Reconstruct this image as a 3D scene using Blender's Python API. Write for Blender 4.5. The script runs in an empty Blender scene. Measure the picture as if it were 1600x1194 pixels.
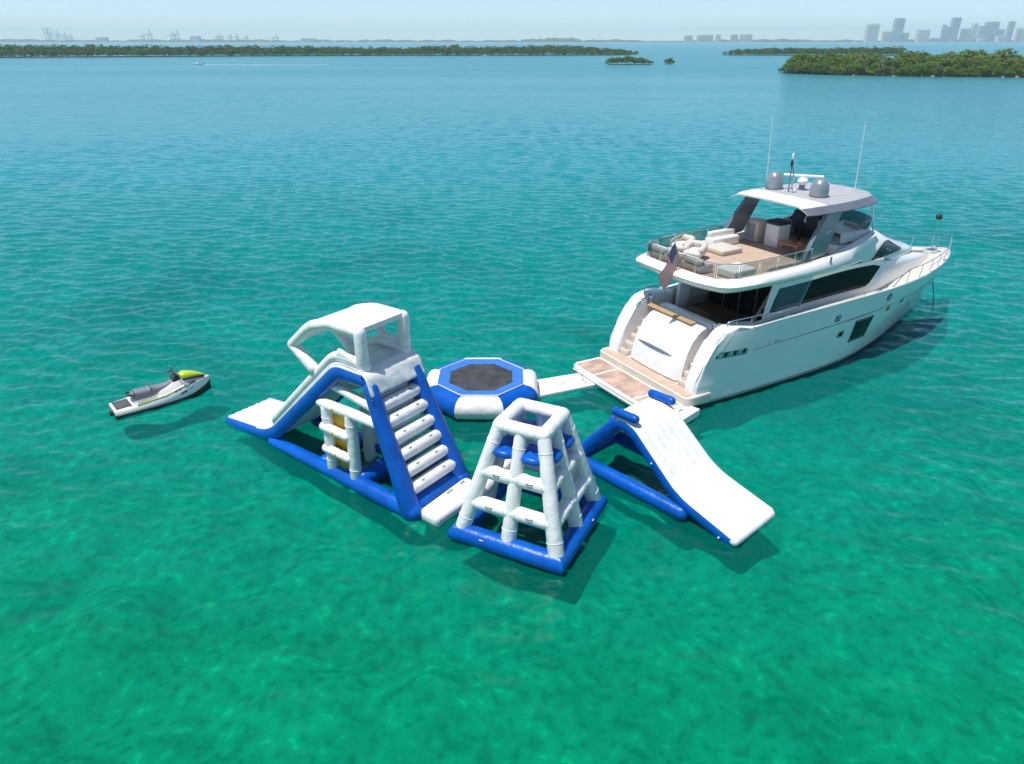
import bpy, bmesh, math, random
import numpy as np
from mathutils import Vector, Matrix

# ------------------------------------------------------------------ camera, light, sky
SC = bpy.context.scene
COL = SC.collection
R = math.radians
CAM_H = 14.0
FPX = 1107.0
PITCH = math.atan2(535.0, FPX)

cam_d = bpy.data.cameras.new('camera')
cam_d.sensor_fit = 'HORIZONTAL'
cam_d.sensor_width = 36.0
cam_d.lens = 36.0 * FPX / 1600.0
cam_d.clip_start = 0.1
cam_d.clip_end = 60000.0
cam = bpy.data.objects.new('camera', cam_d)
COL.objects.link(cam)
cam.location = (0, 0, CAM_H)
cam.rotation_euler = (math.pi / 2 - PITCH, 0, 0)
SC.camera = cam

SUN_EL = 71.0
SUN_AZ = Vector((-0.90, -0.44)).normalized()          # horizontal direction towards the sun
world = bpy.data.worlds.new('World')
SC.world = world
world.use_nodes = True
wn = world.node_tree.nodes
wl = world.node_tree.links
sky = wn.new('ShaderNodeTexSky')
sky.sky_type = 'NISHITA'
sky.sun_disc = False
sky.sun_elevation = R(SUN_EL)
sky.sun_rotation = math.atan2(SUN_AZ.x, SUN_AZ.y)
sky.altitude = 0
sky.air_density = 0.6
sky.dust_density = 0.15
sky.ozone_density = 2.0
bg = wn['Background']
bg.inputs['Strength'].default_value = 0.125
wl.new(sky.outputs[0], bg.inputs['Color'])

sun_d = bpy.data.lights.new('sun', 'SUN')
sun_d.energy = 4.2
sun_d.angle = R(0.53)
sun_d.color = (1.0, 0.965, 0.91)
sun = bpy.data.objects.new('sun', sun_d)
COL.objects.link(sun)
sdir = Vector((SUN_AZ.x * math.cos(R(SUN_EL)), SUN_AZ.y * math.cos(R(SUN_EL)), math.sin(R(SUN_EL))))
sun.rotation_euler = sdir.to_track_quat('Z', 'Y').to_euler()
sun.location = sdir * 200

SC.view_settings.view_transform = 'Standard'
SC.view_settings.look = 'None'
SC.view_settings.exposure = 0.32
SC.view_settings.gamma = 1.0
SC.view_settings.use_curve_mapping = False
SC.render.engine = 'CYCLES'
SC.cycles.max_bounces = 10
SC.cycles.transparent_max_bounces = 24
SC.cycles.volume_bounces = 1
SC.cycles.caustics_reflective = False
SC.cycles.caustics_refractive = False
SC.cycles.use_denoising = True

random.seed(7)
RNG = np.random.default_rng(11)

# ------------------------------------------------------------------ materials
MATS = {}


def nt(name):
    m = bpy.data.materials.new(name)
    m.use_nodes = True
    t = m.node_tree
    return m, t.nodes, t.links, t.nodes['Principled BSDF']


def ramp(n, l, fac, stops):
    r = n.new('ShaderNodeValToRGB')
    e = r.color_ramp.elements
    while len(e) < len(stops):
        e.new(0.5)
    for i, (p, c) in enumerate(stops):
        e[i].position = p
        e[i].color = (*c, 1) if len(c) == 3 else c
    l.new(fac, r.inputs[0])
    return r.outputs[0]


def mat(name, col, rough=0.5, metal=0.0, var=0.06, scale=3.0, bump=0.0, bscale=20.0, spec=0.5, coat=0.0, stretch=None):
    """Principled material with noise-driven colour variation and fine relief."""
    m, n, l, b = nt(name)
    tc = n.new('ShaderNodeTexCoord')
    vec = tc.outputs['Object']
    if stretch:
        mp = n.new('ShaderNodeMapping')
        mp.inputs['Scale'].default_value = stretch
        l.new(vec, mp.inputs[0])
        vec = mp.outputs[0]
    nz = n.new('ShaderNodeTexNoise')
    nz.inputs['Scale'].default_value = scale
    nz.inputs['Detail'].default_value = 6
    l.new(vec, nz.inputs['Vector'])
    lo = tuple(max(0, c * (1 - var * 1.6)) for c in col)
    hi = tuple(min(1, c * (1 + var)) for c in col)
    l.new(ramp(n, l, nz.outputs[0], [(0.3, lo), (0.7, hi)]), b.inputs['Base Color'])
    b.inputs['Roughness'].default_value = rough
    b.inputs['Metallic'].default_value = metal
    b.inputs['Specular IOR Level'].default_value = spec
    b.inputs['Coat Weight'].default_value = coat
    b.inputs['Coat Roughness'].default_value = 0.08
    if bump:
        n2 = n.new('ShaderNodeTexNoise')
        n2.inputs['Scale'].default_value = bscale
        n2.inputs['Detail'].default_value = 3
        l.new(vec, n2.inputs['Vector'])
        bp = n.new('ShaderNodeBump')
        bp.inputs['Strength'].default_value = bump
        bp.inputs['Distance'].default_value = 0.05
        l.new(n2.outputs[0], bp.inputs['Height'])
        l.new(bp.outputs[0], b.inputs['Normal'])
    MATS[name] = m
    return m


mat('white_pvc', (0.80, 0.80, 0.785), 0.42, var=0.07, scale=2.2, bump=0.5, bscale=4.2)
mat('blue_pvc', (0.0, 0.095, 0.47), 0.34, var=0.16, scale=1.4, bump=0.5, bscale=4.0, spec=0.35)
mat('light_blue_fabric', (0.035, 0.17, 0.52), 0.6, var=0.12, scale=5, bump=0.2, bscale=30)
mat('yellow_pvc', (0.72, 0.42, 0.012), 0.45, var=0.08)
mat('grey_print', (0.09, 0.09, 0.10), 0.6)
mat('mat_mesh', (0.045, 0.05, 0.058), 0.75, var=0.35, scale=2.0, bump=0.3, bscale=60)
mat('sheer_sheet', (0.62, 0.66, 0.66), 0.5)
mat('gelcoat', (0.86, 0.85, 0.82), 0.16, var=0.025, scale=0.8, coat=0.4)
mat('gelcoat_cream', (0.66, 0.62, 0.54), 0.4, var=0.05)
mat('antifoul', (0.012, 0.013, 0.016), 0.5)
mat('rubber', (0.015, 0.015, 0.017), 0.55)
mat('groove', (0.10, 0.11, 0.12), 0.5)
mat('tinted_glass', (0.006, 0.006, 0.007), 0.08, var=0.0, spec=0.12)
mat('salon_glass', (0.05, 0.085, 0.12), 0.1, var=0.3, scale=1.0, spec=0.4)
mat('chrome', (0.72, 0.73, 0.74), 0.14, 1.0, var=0.02)
mat('grey_metal', (0.21, 0.235, 0.265), 0.3, 0.45, var=0.06, coat=0.3)
mat('dome_grey', (0.30, 0.33, 0.36), 0.3, 0.35, var=0.04, coat=0.2)
mat('top_grey', (0.40, 0.42, 0.435), 0.5, var=0.06)
mat('top_light', (0.66, 0.65, 0.625), 0.5, var=0.05)
mat('teak', (0.47, 0.33, 0.265), 0.75, var=0.24, scale=1.6, bump=0.2, bscale=14, stretch=(1, 1.6, 1))
mat('teak_pale', (0.52, 0.39, 0.30), 0.65, var=0.15, scale=2.0, bump=0.2, bscale=14, stretch=(1, 9, 1))
mat('teak_dark', (0.16, 0.09, 0.055), 0.5, var=0.2, scale=2.2, stretch=(1, 9, 1))
mat('varnished_wood', (0.47, 0.145, 0.03), 0.28, var=0.2, scale=2, stretch=(1, 8, 1), coat=0.4)
mat('tan_cushion', (0.42, 0.28, 0.14), 0.7, var=0.08, bump=0.2, bscale=6)
mat('beige_fabric', (0.56, 0.52, 0.455), 0.85, var=0.07, bump=0.3, bscale=5)
mat('white_fabric', (0.74, 0.735, 0.71), 0.85, var=0.05, bump=0.4, bscale=4)
mat('grey_fabric', (0.33, 0.345, 0.36), 0.9, var=0.08, bump=0.3, bscale=6)
mat('navy_cover', (0.022, 0.028, 0.055), 0.7, var=0.2, bump=0.5, bscale=5)
mat('interior_dark', (0.06, 0.045, 0.035), 0.6, var=0.3)
mat('flag_white', (0.75, 0.74, 0.73), 0.8)
mat('flag_red', (0.55, 0.025, 0.045), 0.8)
mat('flag_blue', (0.03, 0.045, 0.17), 0.8)
mat('seat_grey', (0.19, 0.205, 0.235), 0.6, var=0.12, scale=8, bump=0.3, bscale=14)
mat('seat_dark', (0.06, 0.065, 0.08), 0.6, var=0.1)
mat('lime', (0.50, 0.62, 0.012), 0.25, var=0.05, coat=0.5)
mat('deck_mat', (0.085, 0.09, 0.10), 0.85, var=0.2, scale=20, bump=0.4, bscale=60)
mat('rock', (0.36, 0.33, 0.29), 0.9, var=0.3, scale=0.6, bump=0.8, bscale=1.5)
mat('bark', (0.22, 0.19, 0.16), 0.9, var=0.3, scale=2)
mat('dead_bark', (0.48, 0.45, 0.41), 0.9, var=0.15, scale=2)
mat('mud', (0.045, 0.04, 0.028), 0.95, spec=0.0, var=0.3, scale=0.2)
mat('far_land', (0.055, 0.085, 0.045), 0.95, var=0.3, scale=0.01)
mat('tower_white', (0.68, 0.66, 0.62), 0.7, var=0.04, scale=0.05)
mat('tower_cream', (0.56, 0.51, 0.44), 0.7, var=0.05, scale=0.05)
mat('tower_glass', (0.25, 0.36, 0.44), 0.2, var=0.15, scale=0.05)
mat('window_strip', (0.30, 0.33, 0.36), 0.25, var=0.1, scale=0.05)
mat('crane_steel', (0.26, 0.33, 0.40), 0.6, var=0.1, scale=0.05)
mat('red_roof', (0.38, 0.16, 0.11), 0.8)
mat('foam', (0.80, 0.84, 0.85), 0.7, var=0.1, scale=0.5)


def leaf_mat(name, a, b_):
    m, n, l, b = nt(name)
    g = n.new('ShaderNodeNewGeometry')
    oi = n.new('ShaderNodeObjectInfo')
    nz = n.new('ShaderNodeTexNoise')
    nz.inputs['Scale'].default_value = 0.22
    nz.inputs['Detail'].default_value = 4
    l.new(g.outputs['Position'], nz.inputs['Vector'])
    ad = n.new('ShaderNodeMath'); ad.operation = 'MULTIPLY_ADD'
    l.new(oi.outputs['Random'], ad.inputs[0]); ad.inputs[1].default_value = 0.35
    l.new(nz.outputs[0], ad.inputs[2])
    l.new(ramp(n, l, ad.outputs[0], [(0.4, a), (0.9, b_)]), b.inputs['Base Color'])
    b.inputs['Roughness'].default_value = 0.6
    b.inputs['Specular IOR Level'].default_value = 0.25
    tr = n.new('ShaderNodeBsdfTranslucent')
    tr.inputs[0].default_value = (b_[0] * 1.3, b_[1] * 1.3, b_[2], 1)
    mx = n.new('ShaderNodeMixShader')
    mx.inputs[0].default_value = 0.25
    l.new(b.outputs[0], mx.inputs[1]); l.new(tr.outputs[0], mx.inputs[2])
    l.new(mx.outputs[0], n['Material Output'].inputs[0])
    MATS[name] = m


leaf_mat('leaf', (0.05, 0.115, 0.016), (0.15, 0.24, 0.03))
leaf_mat('leaf_olive', (0.075, 0.125, 0.026), (0.17, 0.22, 0.055))
leaf_mat('leaf_far', (0.045, 0.10, 0.022), (0.10, 0.165, 0.035))


def glass_mat(name, tint, gloss=0.12):
    m, n, l, b = nt(name)
    tr = n.new('ShaderNodeBsdfTransparent')
    tr.inputs[0].default_value = (*tint, 1)
    gl = n.new('ShaderNodeBsdfGlossy')
    gl.inputs['Roughness'].default_value = 0.04
    fr = n.new('ShaderNodeLayerWeight'); fr.inputs['Blend'].default_value = 0.5
    pw = n.new('ShaderNodeMath'); pw.operation = 'POWER'; pw.inputs[1].default_value = 4.0
    l.new(fr.outputs['Facing'], pw.inputs[0])
    ad = n.new('ShaderNodeMath'); ad.operation = 'MULTIPLY_ADD'; ad.inputs[1].default_value = 0.6; ad.inputs[2].default_value = gloss
    l.new(pw.outputs[0], ad.inputs[0])
    mx = n.new('ShaderNodeMixShader')
    l.new(ad.outputs[0], mx.inputs[0])
    l.new(tr.outputs[0], mx.inputs[1]); l.new(gl.outputs[0], mx.inputs[2])
    l.new(mx.outputs[0], n['Material Output'].inputs[0])
    MATS[name] = m


glass_mat('rail_glass', (0.72, 0.74, 0.74), 0.05)
glass_mat('smoke_glass', (0.12, 0.13, 0.15), 0.10)
glass_mat('mesh_sheet', (0.55, 0.58, 0.58), 0.22)

# ------------------------------------------------------------------ mesh helpers


class MB:
    def __init__(s):
        s.v = []; s.f = []; s.m = []

    def add(s, v, f, mi=0):
        o = len(s.v)
        s.v.extend([tuple(p) for p in v])
        s.f.extend([tuple(i + o for i in q) for q in f])
        s.m.extend([mi] * len(f))
        return s

    def mesh(s, name, mats, smooth=True, angle=40):
        me = bpy.data.meshes.new(name)
        me.from_pydata(s.v, [], s.f)
        for mm in (mats if isinstance(mats, (list, tuple)) else [mats]):
            me.materials.append(MATS[mm])
        if len(set(s.m)) > 1:
            me.polygons.foreach_set('material_index', s.m)
        bm = bmesh.new(); bm.from_mesh(me)
        bmesh.ops.recalc_face_normals(bm, faces=bm.faces)
        if smooth:
            for fc in bm.faces:
                fc.smooth = True
            ca = math.cos(R(angle))
            for e in bm.edges:
                if len(e.link_faces) == 2 and e.link_faces[0].normal.dot(e.link_faces[1].normal) < ca:
                    e.smooth = False
        bm.to_mesh(me); bm.free()
        me.update()
        return me

    def build(s, name, mats, parent=None, smooth=True, angle=40, label=None):
        return put(name, s.mesh(name, mats, smooth, angle), parent, label)


def put(name, me, parent=None, label=None, loc=None, rot=None, scale=None):
    o = bpy.data.objects.new(name, me)
    COL.objects.link(o)
    if parent is not None:
        o.parent = parent
    if label:
        o['label'] = label
    if loc is not None:
        o.location = loc
    if rot is not None:
        o.rotation_euler = rot
    if scale is not None:
        o.scale = scale
    return o


def thing(name, label, cat, loc=(0, 0, 0), rz=0.0, group=None):
    o = bpy.data.objects.new(name, None)
    o.empty_display_size = 0.2
    COL.objects.link(o)
    o.location = loc
    o.rotation_euler = (0, 0, rz)
    return tag(o, label, cat, group)


def tag(o, label, cat, group=None, kind=None):
    if label: o['label'] = label
    if cat: o['category'] = cat
    if group: o['group'] = group
    if kind: o['kind'] = kind
    return o


def copy_tree(o, parent=None):
    c = o.copy(); COL.objects.link(c); c.parent = parent
    for ch in list(o.children):
        copy_tree(ch, c)
    return c


def roundpath(pts, r, k=5):
    """Polyline with its corners replaced by arcs of about radius r."""
    P = [Vector(p) for p in pts]
    out = [P[0]]
    for i in range(1, len(P) - 1):
        a, b, c = P[i - 1], P[i], P[i + 1]
        d1, d2 = (a - b), (c - b)
        q = min(r, d1.length * 0.45, d2.length * 0.45)
        p0 = b + d1.normalized() * q; p2 = b + d2.normalized() * q
        for j in range(k + 1):
            t = j / k
            out.append(p0 * (1 - t) ** 2 + b * 2 * t * (1 - t) + p2 * t * t)
    out.append(P[-1])
    return out


def tube(pts, rad, n=14, cap='round', flat=1.0, closed=False, up=None):
    """Swept tube; rad is a number or list; flat squashes one cross axis."""
    P = [Vector(p) for p in pts]
    N = len(P)
    rr = rad if isinstance(rad, (list, tuple)) else [rad] * N
    T = []
    for i in range(N):
        if closed:
            t = P[(i + 1) % N] - P[i - 1]
        else:
            t = P[min(i + 1, N - 1)] - P[max(i - 1, 0)]
        T.append(t.normalized())
    u = Vector(up) if up else (Vector((0, 0, 1)) if abs(T[0].z) < 0.9 else Vector((0, 1, 0)))
    rings = []
    for i in range(N):
        u = (u - T[i] * u.dot(T[i])).normalized()
        w = T[i].cross(u)
        rings.append((P[i], u.copy(), w, rr[i], T[i]))
    seq = []
    if not closed and cap == 'round':
        p, u0, w0, r0, t0 = rings[0]
        for a in (80, 60, 40, 20):
            seq.append((p - t0 * r0 * math.sin(R(a)), u0, w0, r0 * math.cos(R(a))))
    for p, u0, w0, r0, t0 in rings:
        seq.append((p, u0, w0, r0))
    if not closed and cap == 'round':
        p, u0, w0, r0, t0 = rings[-1]
        for a in (20, 40, 60, 80):
            seq.append((p + t0 * r0 * math.sin(R(a)), u0, w0, r0 * math.cos(R(a))))
    v = []; f = []
    for p, u0, w0, r0 in seq:
        for k in range(n):
            a = 2 * math.pi * k / n
            v.append(p + u0 * (r0 * math.cos(a)) + w0 * (r0 * flat * math.sin(a)))
    M = len(seq)
    for i in range(M if closed else M - 1):
        j = (i + 1) % M
        for k in range(n):
            k2 = (k + 1) % n
            f.append((i * n + k, i * n + k2, j * n + k2, j * n + k))
    if not closed:
        f.append(tuple(range(n - 1, -1, -1)))
        f.append(tuple((M - 1) * n + k for k in range(n)))
    return v, f


def rbox(c, s, bev=0.03, seg=2, rot=None):
    """Box centre c, full size s, edges rounded."""
    bm = bmesh.new()
    bmesh.ops.create_cube(bm, size=1.0)
    for vv in bm.verts:
        vv.co = Vector((vv.co.x * s[0], vv.co.y * s[1], vv.co.z * s[2]))
    b = min(bev, min(s) * 0.49)
    if b > 0:
        bmesh.ops.bevel(bm, geom=list(bm.edges), offset=b, segments=seg, profile=0.5, affect='EDGES')
    bm.verts.index_update()
    M = Matrix.Translation(Vector(c))
    if rot is not None:
        M = M @ (rot if isinstance(rot, Matrix) else Matrix.Rotation(rot, 4, 'Z'))
    v = [M @ vv.co for vv in bm.verts]
    f = [tuple(x.index for x in fc.verts) for fc in bm.faces]
    bm.free()
    return v, f


def prism(prof, y0, y1, bev=0.0, seg=2, taper=None):
    """Extrude an (x, z) outline from y0 to y1 with optional rounded edges."""
    bm = bmesh.new()
    a = [bm.verts.new((x, y0, z)) for x, z in prof]
    b = [bm.verts.new((x, y1, z)) for x, z in prof]
    n = len(prof)
    bm.faces.new(a); bm.faces.new(b[::-1])
    for i in range(n):
        bm.faces.new((a[i], b[i], b[(i + 1) % n], a[(i + 1) % n]))
    if taper:
        for vv in bm.verts:
            vv.co = taper(vv.co)
    if bev:
        es = [e for e in bm.edges if e in set(bm.faces[0].edges) | set(bm.faces[1].edges)] if False else None
        bm.faces.ensure_lookup_table()
        es = set(bm.faces[0].edges) | set(bm.faces[1].edges)
        bmesh.ops.bevel(bm, geom=list(es), offset=bev, segments=seg, profile=0.5, affect='EDGES')
    bm.verts.index_update()
    v = [vv.co.copy() for vv in bm.verts]
    f = [tuple(x.index for x in fc.verts) for fc in bm.faces]
    bm.free()
    return v, f


def grid(fn, nu, nv, closed_u=False):
    v = [fn(i / (nu if closed_u else nu - 1), j / (nv - 1)) for j in range(nv) for i in range(nu)]
    f = []
    for j in range(nv - 1):
        for i in range(nu if closed_u else nu - 1):
            i2 = (i + 1) % nu
            f.append((j * nu + i, j * nu + i2, (j + 1) * nu + i2, (j + 1) * nu + i))
    return v, f


def sphere(c, r, n=16, m=10, squash=(1, 1, 1)):
    def fn(u, w):
        a = 2 * math.pi * u; b = math.pi * (w - 0.5)
        return (c[0] + r * squash[0] * math.cos(b) * math.cos(a), c[1] + r * squash[1] * math.cos(b) * math.sin(a), c[2] + r * squash[2] * math.sin(b))
    return grid(fn, n, m, True)


def interp(x, pts):
    if x <= pts[0][0]: return pts[0][1]
    for (a, b), (c, d) in zip(pts, pts[1:]):
        if x <= c:
            t = (x - a) / (c - a)
            return b + (d - b) * t
    return pts[-1][1]


def sinterp(x, pts):
    """Smooth (Catmull-Rom) interpolation."""
    if x <= pts[0][0]: return pts[0][1]
    if x >= pts[-1][0]: return pts[-1][1]
    for i in range(len(pts) - 1):
        if x <= pts[i + 1][0]:
            x0, y0 = pts[i]; x1, y1 = pts[i + 1]
            h = x1 - x0; t = (x - x0) / h
            def sl(k):
                if k <= 0: return (pts[1][1] - pts[0][1]) / (pts[1][0] - pts[0][0])
                if k >= len(pts) - 1: return (pts[-1][1] - pts[-2][1]) / (pts[-1][0] - pts[-2][0])
                return (pts[k + 1][1] - pts[k - 1][1]) / (pts[k + 1][0] - pts[k - 1][0])
            m0, m1 = sl(i) * h, sl(i + 1) * h
            return ((2 * t ** 3 - 3 * t * t + 1) * y0 + (t ** 3 - 2 * t * t + t) * m0 + (-2 * t ** 3 + 3 * t * t) * y1 + (t ** 3 - t * t) * m1)

# ------------------------------------------------------------------ water, seabed


def build_water():
    r1 = 9.0 * np.exp(np.arange(0, int(math.log(230 / 9.0) / 0.0042)) * 0.0042)
    r1b = 230 * np.exp(np.cumsum(np.linspace(.0045, .02, 70)))
    r2 = np.geomspace(r1b[-1], 12000, 60)[1:]
    rad = np.concatenate([np.linspace(0.4, 8.9, 26), r1, r1b, r2])
    half = R(50)
    NF = 840
    a_f = np.linspace(-half, half, NF)
    a_b = np.linspace(half, 2 * math.pi - half, 60)[1:-1]
    ang = np.concatenate([a_f, a_b])
    nA, nR = len(ang), len(rad)
    Rr, Aa = np.meshgrid(rad, ang, indexing='ij')
    X = Rr * np.sin(Aa); Y = Rr * np.cos(Aa)
    sp_r = np.gradient(rad)[:, None] * np.ones((1, nA))
    da = np.full(nA, a_f[1] - a_f[0]); da[NF:] = a_b[1] - a_b[0]
    sp = np.maximum(sp_r, Rr * da[None, :])
    Z = np.zeros_like(X)
    # gusts: slow modulation of wave height over the bay
    gust = 1 + 0.28 * np.sin(X * 0.043 + 1.3 + 0.8 * np.sin(Y * 0.031)) * np.sin(Y * 0.057 + 0.4 + 0.7 * np.sin(X * 0.027))
    rng = np.random.default_rng(5)
    NW = 130
    for i in range(NW):
        lam = 0.36 * (9.0 / 0.36) ** (rng.random())
        th = R(-97) + rng.normal(0, R(24) if lam > 1.0 else R(36))
        k = 2 * math.pi / lam
        slope = 0.043 * math.exp(-(math.log(lam / 0.92) / 0.85) ** 2) + 0.002
        if lam > 3.5: slope *= 0.5
        amp = slope / k
        fade = np.clip((lam / sp - 2.2) / 2.0, 0, 1)
        ph = k * (X * math.cos(th) + Y * math.sin(th)) + rng.random() * 6.283
        Z += amp * fade * (np.sin(ph) + 0.18 * np.cos(2 * ph))
    # a lee on the near side of the boat and toys keeps the foreground calmer
    calm = 0.40 + 0.60 * np.clip((Rr - 20) / 32, 0, 1)
    Z *= gust * calm
    nv = nR * nA
    co = np.stack([X, Y, Z], -1).reshape(-1, 3)
    ii, jj = np.meshgrid(np.arange(nR - 1), np.arange(nA), indexing='ij')
    j2 = (jj + 1) % nA
    q = np.stack([ii * nA + jj, (ii + 1) * nA + jj, (ii + 1) * nA + j2, ii * nA + j2], -1).reshape(-1, 4)
    q = q[:, ::-1]
    me = bpy.data.meshes.new('water')
    me.vertices.add(nv)
    me.vertices.foreach_set('co', co.astype(np.float32).ravel())
    me.loops.add(q.size)
    me.loops.foreach_set('vertex_index', q.astype(np.int32).ravel())
    me.polygons.add(len(q))
    me.polygons.foreach_set('loop_start', np.arange(0, q.size, 4, dtype=np.int32))
    me.polygons.foreach_set('loop_total', np.full(len(q), 4, dtype=np.int32))
    me.polygons.foreach_set('use_smooth', np.ones(len(q), dtype=bool))
    me.update(calc_edges=True)
    me.validate()

    m, n, l, b = nt('sea_water')
    n.remove(b)
    out = n['Material Output']
    g = n.new('ShaderNodeNewGeometry')
    # fine ripples
    def noise(scale, detail, stretch, dist=0.0, rot=0.0):
        mp = n.new('ShaderNodeMapping')
        mp.inputs['Scale'].default_value = stretch
        mp.inputs['Rotation'].default_value = (0, 0, rot)
        l.new(g.outputs['Position'], mp.inputs[0])
        z = n.new('ShaderNodeTexNoise')
        z.inputs['Scale'].default_value = scale
        z.inputs['Detail'].default_value = detail
        z.inputs['Distortion'].default_value = dist
        l.new(mp.outputs[0], z.inputs['Vector'])
        return z.outputs[0]
    r1_ = noise(1.5, 5, (0.55, 1.25, 1), 0.4, R(-6))
    r2_ = noise(5.0, 4, (0.6, 1.3, 1), 0.5, R(8))
    ad = n.new('ShaderNodeMath'); ad.operation = 'MULTIPLY_ADD'
    l.new(r2_, ad.inputs[0]); ad.inputs[1].default_value = 0.16
    l.new(r1_, ad.inputs[2])
    bp = n.new('ShaderNodeBump')
    bp.inputs['Strength'].default_value = 0.55
    bp.inputs['Distance'].default_value = 0.16
    # longer chop carries the slopes further out
    ln = n.new('ShaderNodeVectorMath'); ln.operation = 'LENGTH'
    l.new(g.outputs['Position'], ln.inputs[0])
    def mrange(a, b, c, d):
        q = n.new('ShaderNodeMapRange'); q.inputs['From Min'].default_value = a; q.inputs['From Max'].default_value = b
        q.inputs['To Min'].default_value = c; q.inputs['To Max'].default_value = d
        l.new(ln.outputs['Value'], q.inputs['Value'])
        return q.outputs[0]
    ad3 = n.new('ShaderNodeMath'); ad3.operation = 'MULTIPLY_ADD'
    l.new(noise(0.32, 3, (0.45, 1.4, 1), 0.3, R(4)), ad3.inputs[0]); l.new(mrange(110, 420, 0.0, 6.0), ad3.inputs[1])
    l.new(ad.outputs[0], ad3.inputs[2])
    l.new(ad3.outputs[0], bp.inputs['Height'])
    # far ripples are finer than the eye can part: they act as sheen instead of relief
    slick = ramp(n, l, noise(0.012, 5, (0.22, 1.6, 1), 0.5), [(0.36, (0.62, 0.62, 0.62)), (0.6, (1, 1, 1))])
    bs_ = n.new('ShaderNodeMath'); bs_.operation = 'MULTIPLY'
    l.new(mrange(20, 240, 0.33, 0.95), bs_.inputs[0]); l.new(slick, bs_.inputs[1])
    l.new(bs_.outputs[0], bp.inputs['Strength'])
    # the bay deepens away from the sand bank: greener over the shallows, bluer further out
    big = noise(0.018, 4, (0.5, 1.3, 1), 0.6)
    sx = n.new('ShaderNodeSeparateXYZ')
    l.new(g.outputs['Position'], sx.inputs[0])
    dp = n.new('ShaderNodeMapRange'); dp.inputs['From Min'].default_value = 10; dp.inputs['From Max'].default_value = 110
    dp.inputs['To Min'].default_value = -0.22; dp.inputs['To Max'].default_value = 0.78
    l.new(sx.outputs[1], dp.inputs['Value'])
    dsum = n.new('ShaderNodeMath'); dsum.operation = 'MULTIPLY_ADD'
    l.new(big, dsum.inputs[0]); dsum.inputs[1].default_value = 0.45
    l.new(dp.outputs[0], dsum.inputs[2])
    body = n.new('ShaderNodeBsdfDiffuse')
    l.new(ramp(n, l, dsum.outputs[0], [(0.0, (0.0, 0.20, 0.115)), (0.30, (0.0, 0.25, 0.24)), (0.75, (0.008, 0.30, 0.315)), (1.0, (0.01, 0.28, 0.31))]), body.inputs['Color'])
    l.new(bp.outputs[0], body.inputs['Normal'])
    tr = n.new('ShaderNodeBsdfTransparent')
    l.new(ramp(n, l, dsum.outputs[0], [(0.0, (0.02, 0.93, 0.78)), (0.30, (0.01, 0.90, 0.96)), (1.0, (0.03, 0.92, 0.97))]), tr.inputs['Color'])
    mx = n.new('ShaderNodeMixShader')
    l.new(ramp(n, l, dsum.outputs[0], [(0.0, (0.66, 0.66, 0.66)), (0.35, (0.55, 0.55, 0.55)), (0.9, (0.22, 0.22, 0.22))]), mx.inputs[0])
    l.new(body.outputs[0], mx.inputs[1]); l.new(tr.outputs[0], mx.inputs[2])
    gl = n.new('ShaderNodeBsdfGlossy')
    gl.inputs['Color'].default_value = (0.78, 0.96, 1.0, 1)
    l.new(mrange(40, 400, 0.05, 0.26), gl.inputs['Roughness'])
    l.new(bp.outputs[0], gl.inputs['Normal'])
    fr = n.new('ShaderNodeFresnel'); fr.inputs[0].default_value = 1.29
    l.new(bp.outputs[0], fr.inputs['Normal'])
    mx2 = n.new('ShaderNodeMixShader')
    l.new(fr.outputs[0], mx2.inputs[0])
    l.new(mx.outputs[0], mx2.inputs[1]); l.new(gl.outputs[0], mx2.inputs[2])
    l.new(mx2.outputs[0], out.inputs[0])
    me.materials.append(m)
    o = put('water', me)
    o['kind'] = 'structure'

    # sandy seabed with darker weed beds
    m, n, l, b = nt('seabed_sand')
    g = n.new('ShaderNodeNewGeometry')
    def nz(scale, detail, dist=0.0):
        z = n.new('ShaderNodeTexNoise')
        z.inputs['Scale'].default_value = scale
        z.inputs['Detail'].default_value = detail
        z.inputs['Distortion'].default_value = dist
        l.new(g.outputs['Position'], z.inputs['Vector'])
        return z.outputs[0]
    sand = ramp(n, l, nz(1.1, 8, 0.5), [(0.3, (0.30, 0.29, 0.22)), (0.7, (0.50, 0.45, 0.34))])
    weedf = ramp(n, l, nz(0.075, 6, 0.4), [(0.47, (0, 0, 0)), (0.64, (0.8, 0.8, 0.8))])
    patch = ramp(n, l, nz(2.8, 9, 0.2), [(0.36, (0.62, 0.68, 0.64)), (0.48, (0.98, 0.98, 0.98)), (0.60, (1.1, 1.1, 1.05)), (0.68, (1.6, 1.55, 1.35))])  # sand mottling; its pale spots imitate caustic light within the base colour
    clump = ramp(n, l, nz(0.45, 7, 0.8), [(0.5, (0, 0, 0)), (0.72, (0.4, 0.4, 0.4))])
    mxa = n.new('ShaderNodeMath'); mxa.operation = 'MAXIMUM'
    l.new(weedf, mxa.inputs[0]); l.new(clump, mxa.inputs[1])
    mc = n.new('ShaderNodeMix'); mc.data_type = 'RGBA'
    l.new(mxa.outputs[0], mc.inputs['Factor'])
    l.new(sand, mc.inputs[6]); mc.inputs[7].default_value = (0.07, 0.13, 0.10, 1)
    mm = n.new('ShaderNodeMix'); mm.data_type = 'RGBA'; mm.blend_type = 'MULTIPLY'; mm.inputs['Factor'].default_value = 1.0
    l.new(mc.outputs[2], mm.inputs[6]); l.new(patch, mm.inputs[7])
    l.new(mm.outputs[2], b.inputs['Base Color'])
    b.inputs['Roughness'].default_value = 0.9
    b.inputs['Specular IOR Level'].default_value = 0.0
    MATS['seabed_sand'] = m
    g5 = np.random.default_rng(9)
    wv = [(g5.uniform(1.3, 5.5), g5.uniform(0, 6.283), g5.uniform(0, 6.283)) for _ in range(16)]
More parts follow.
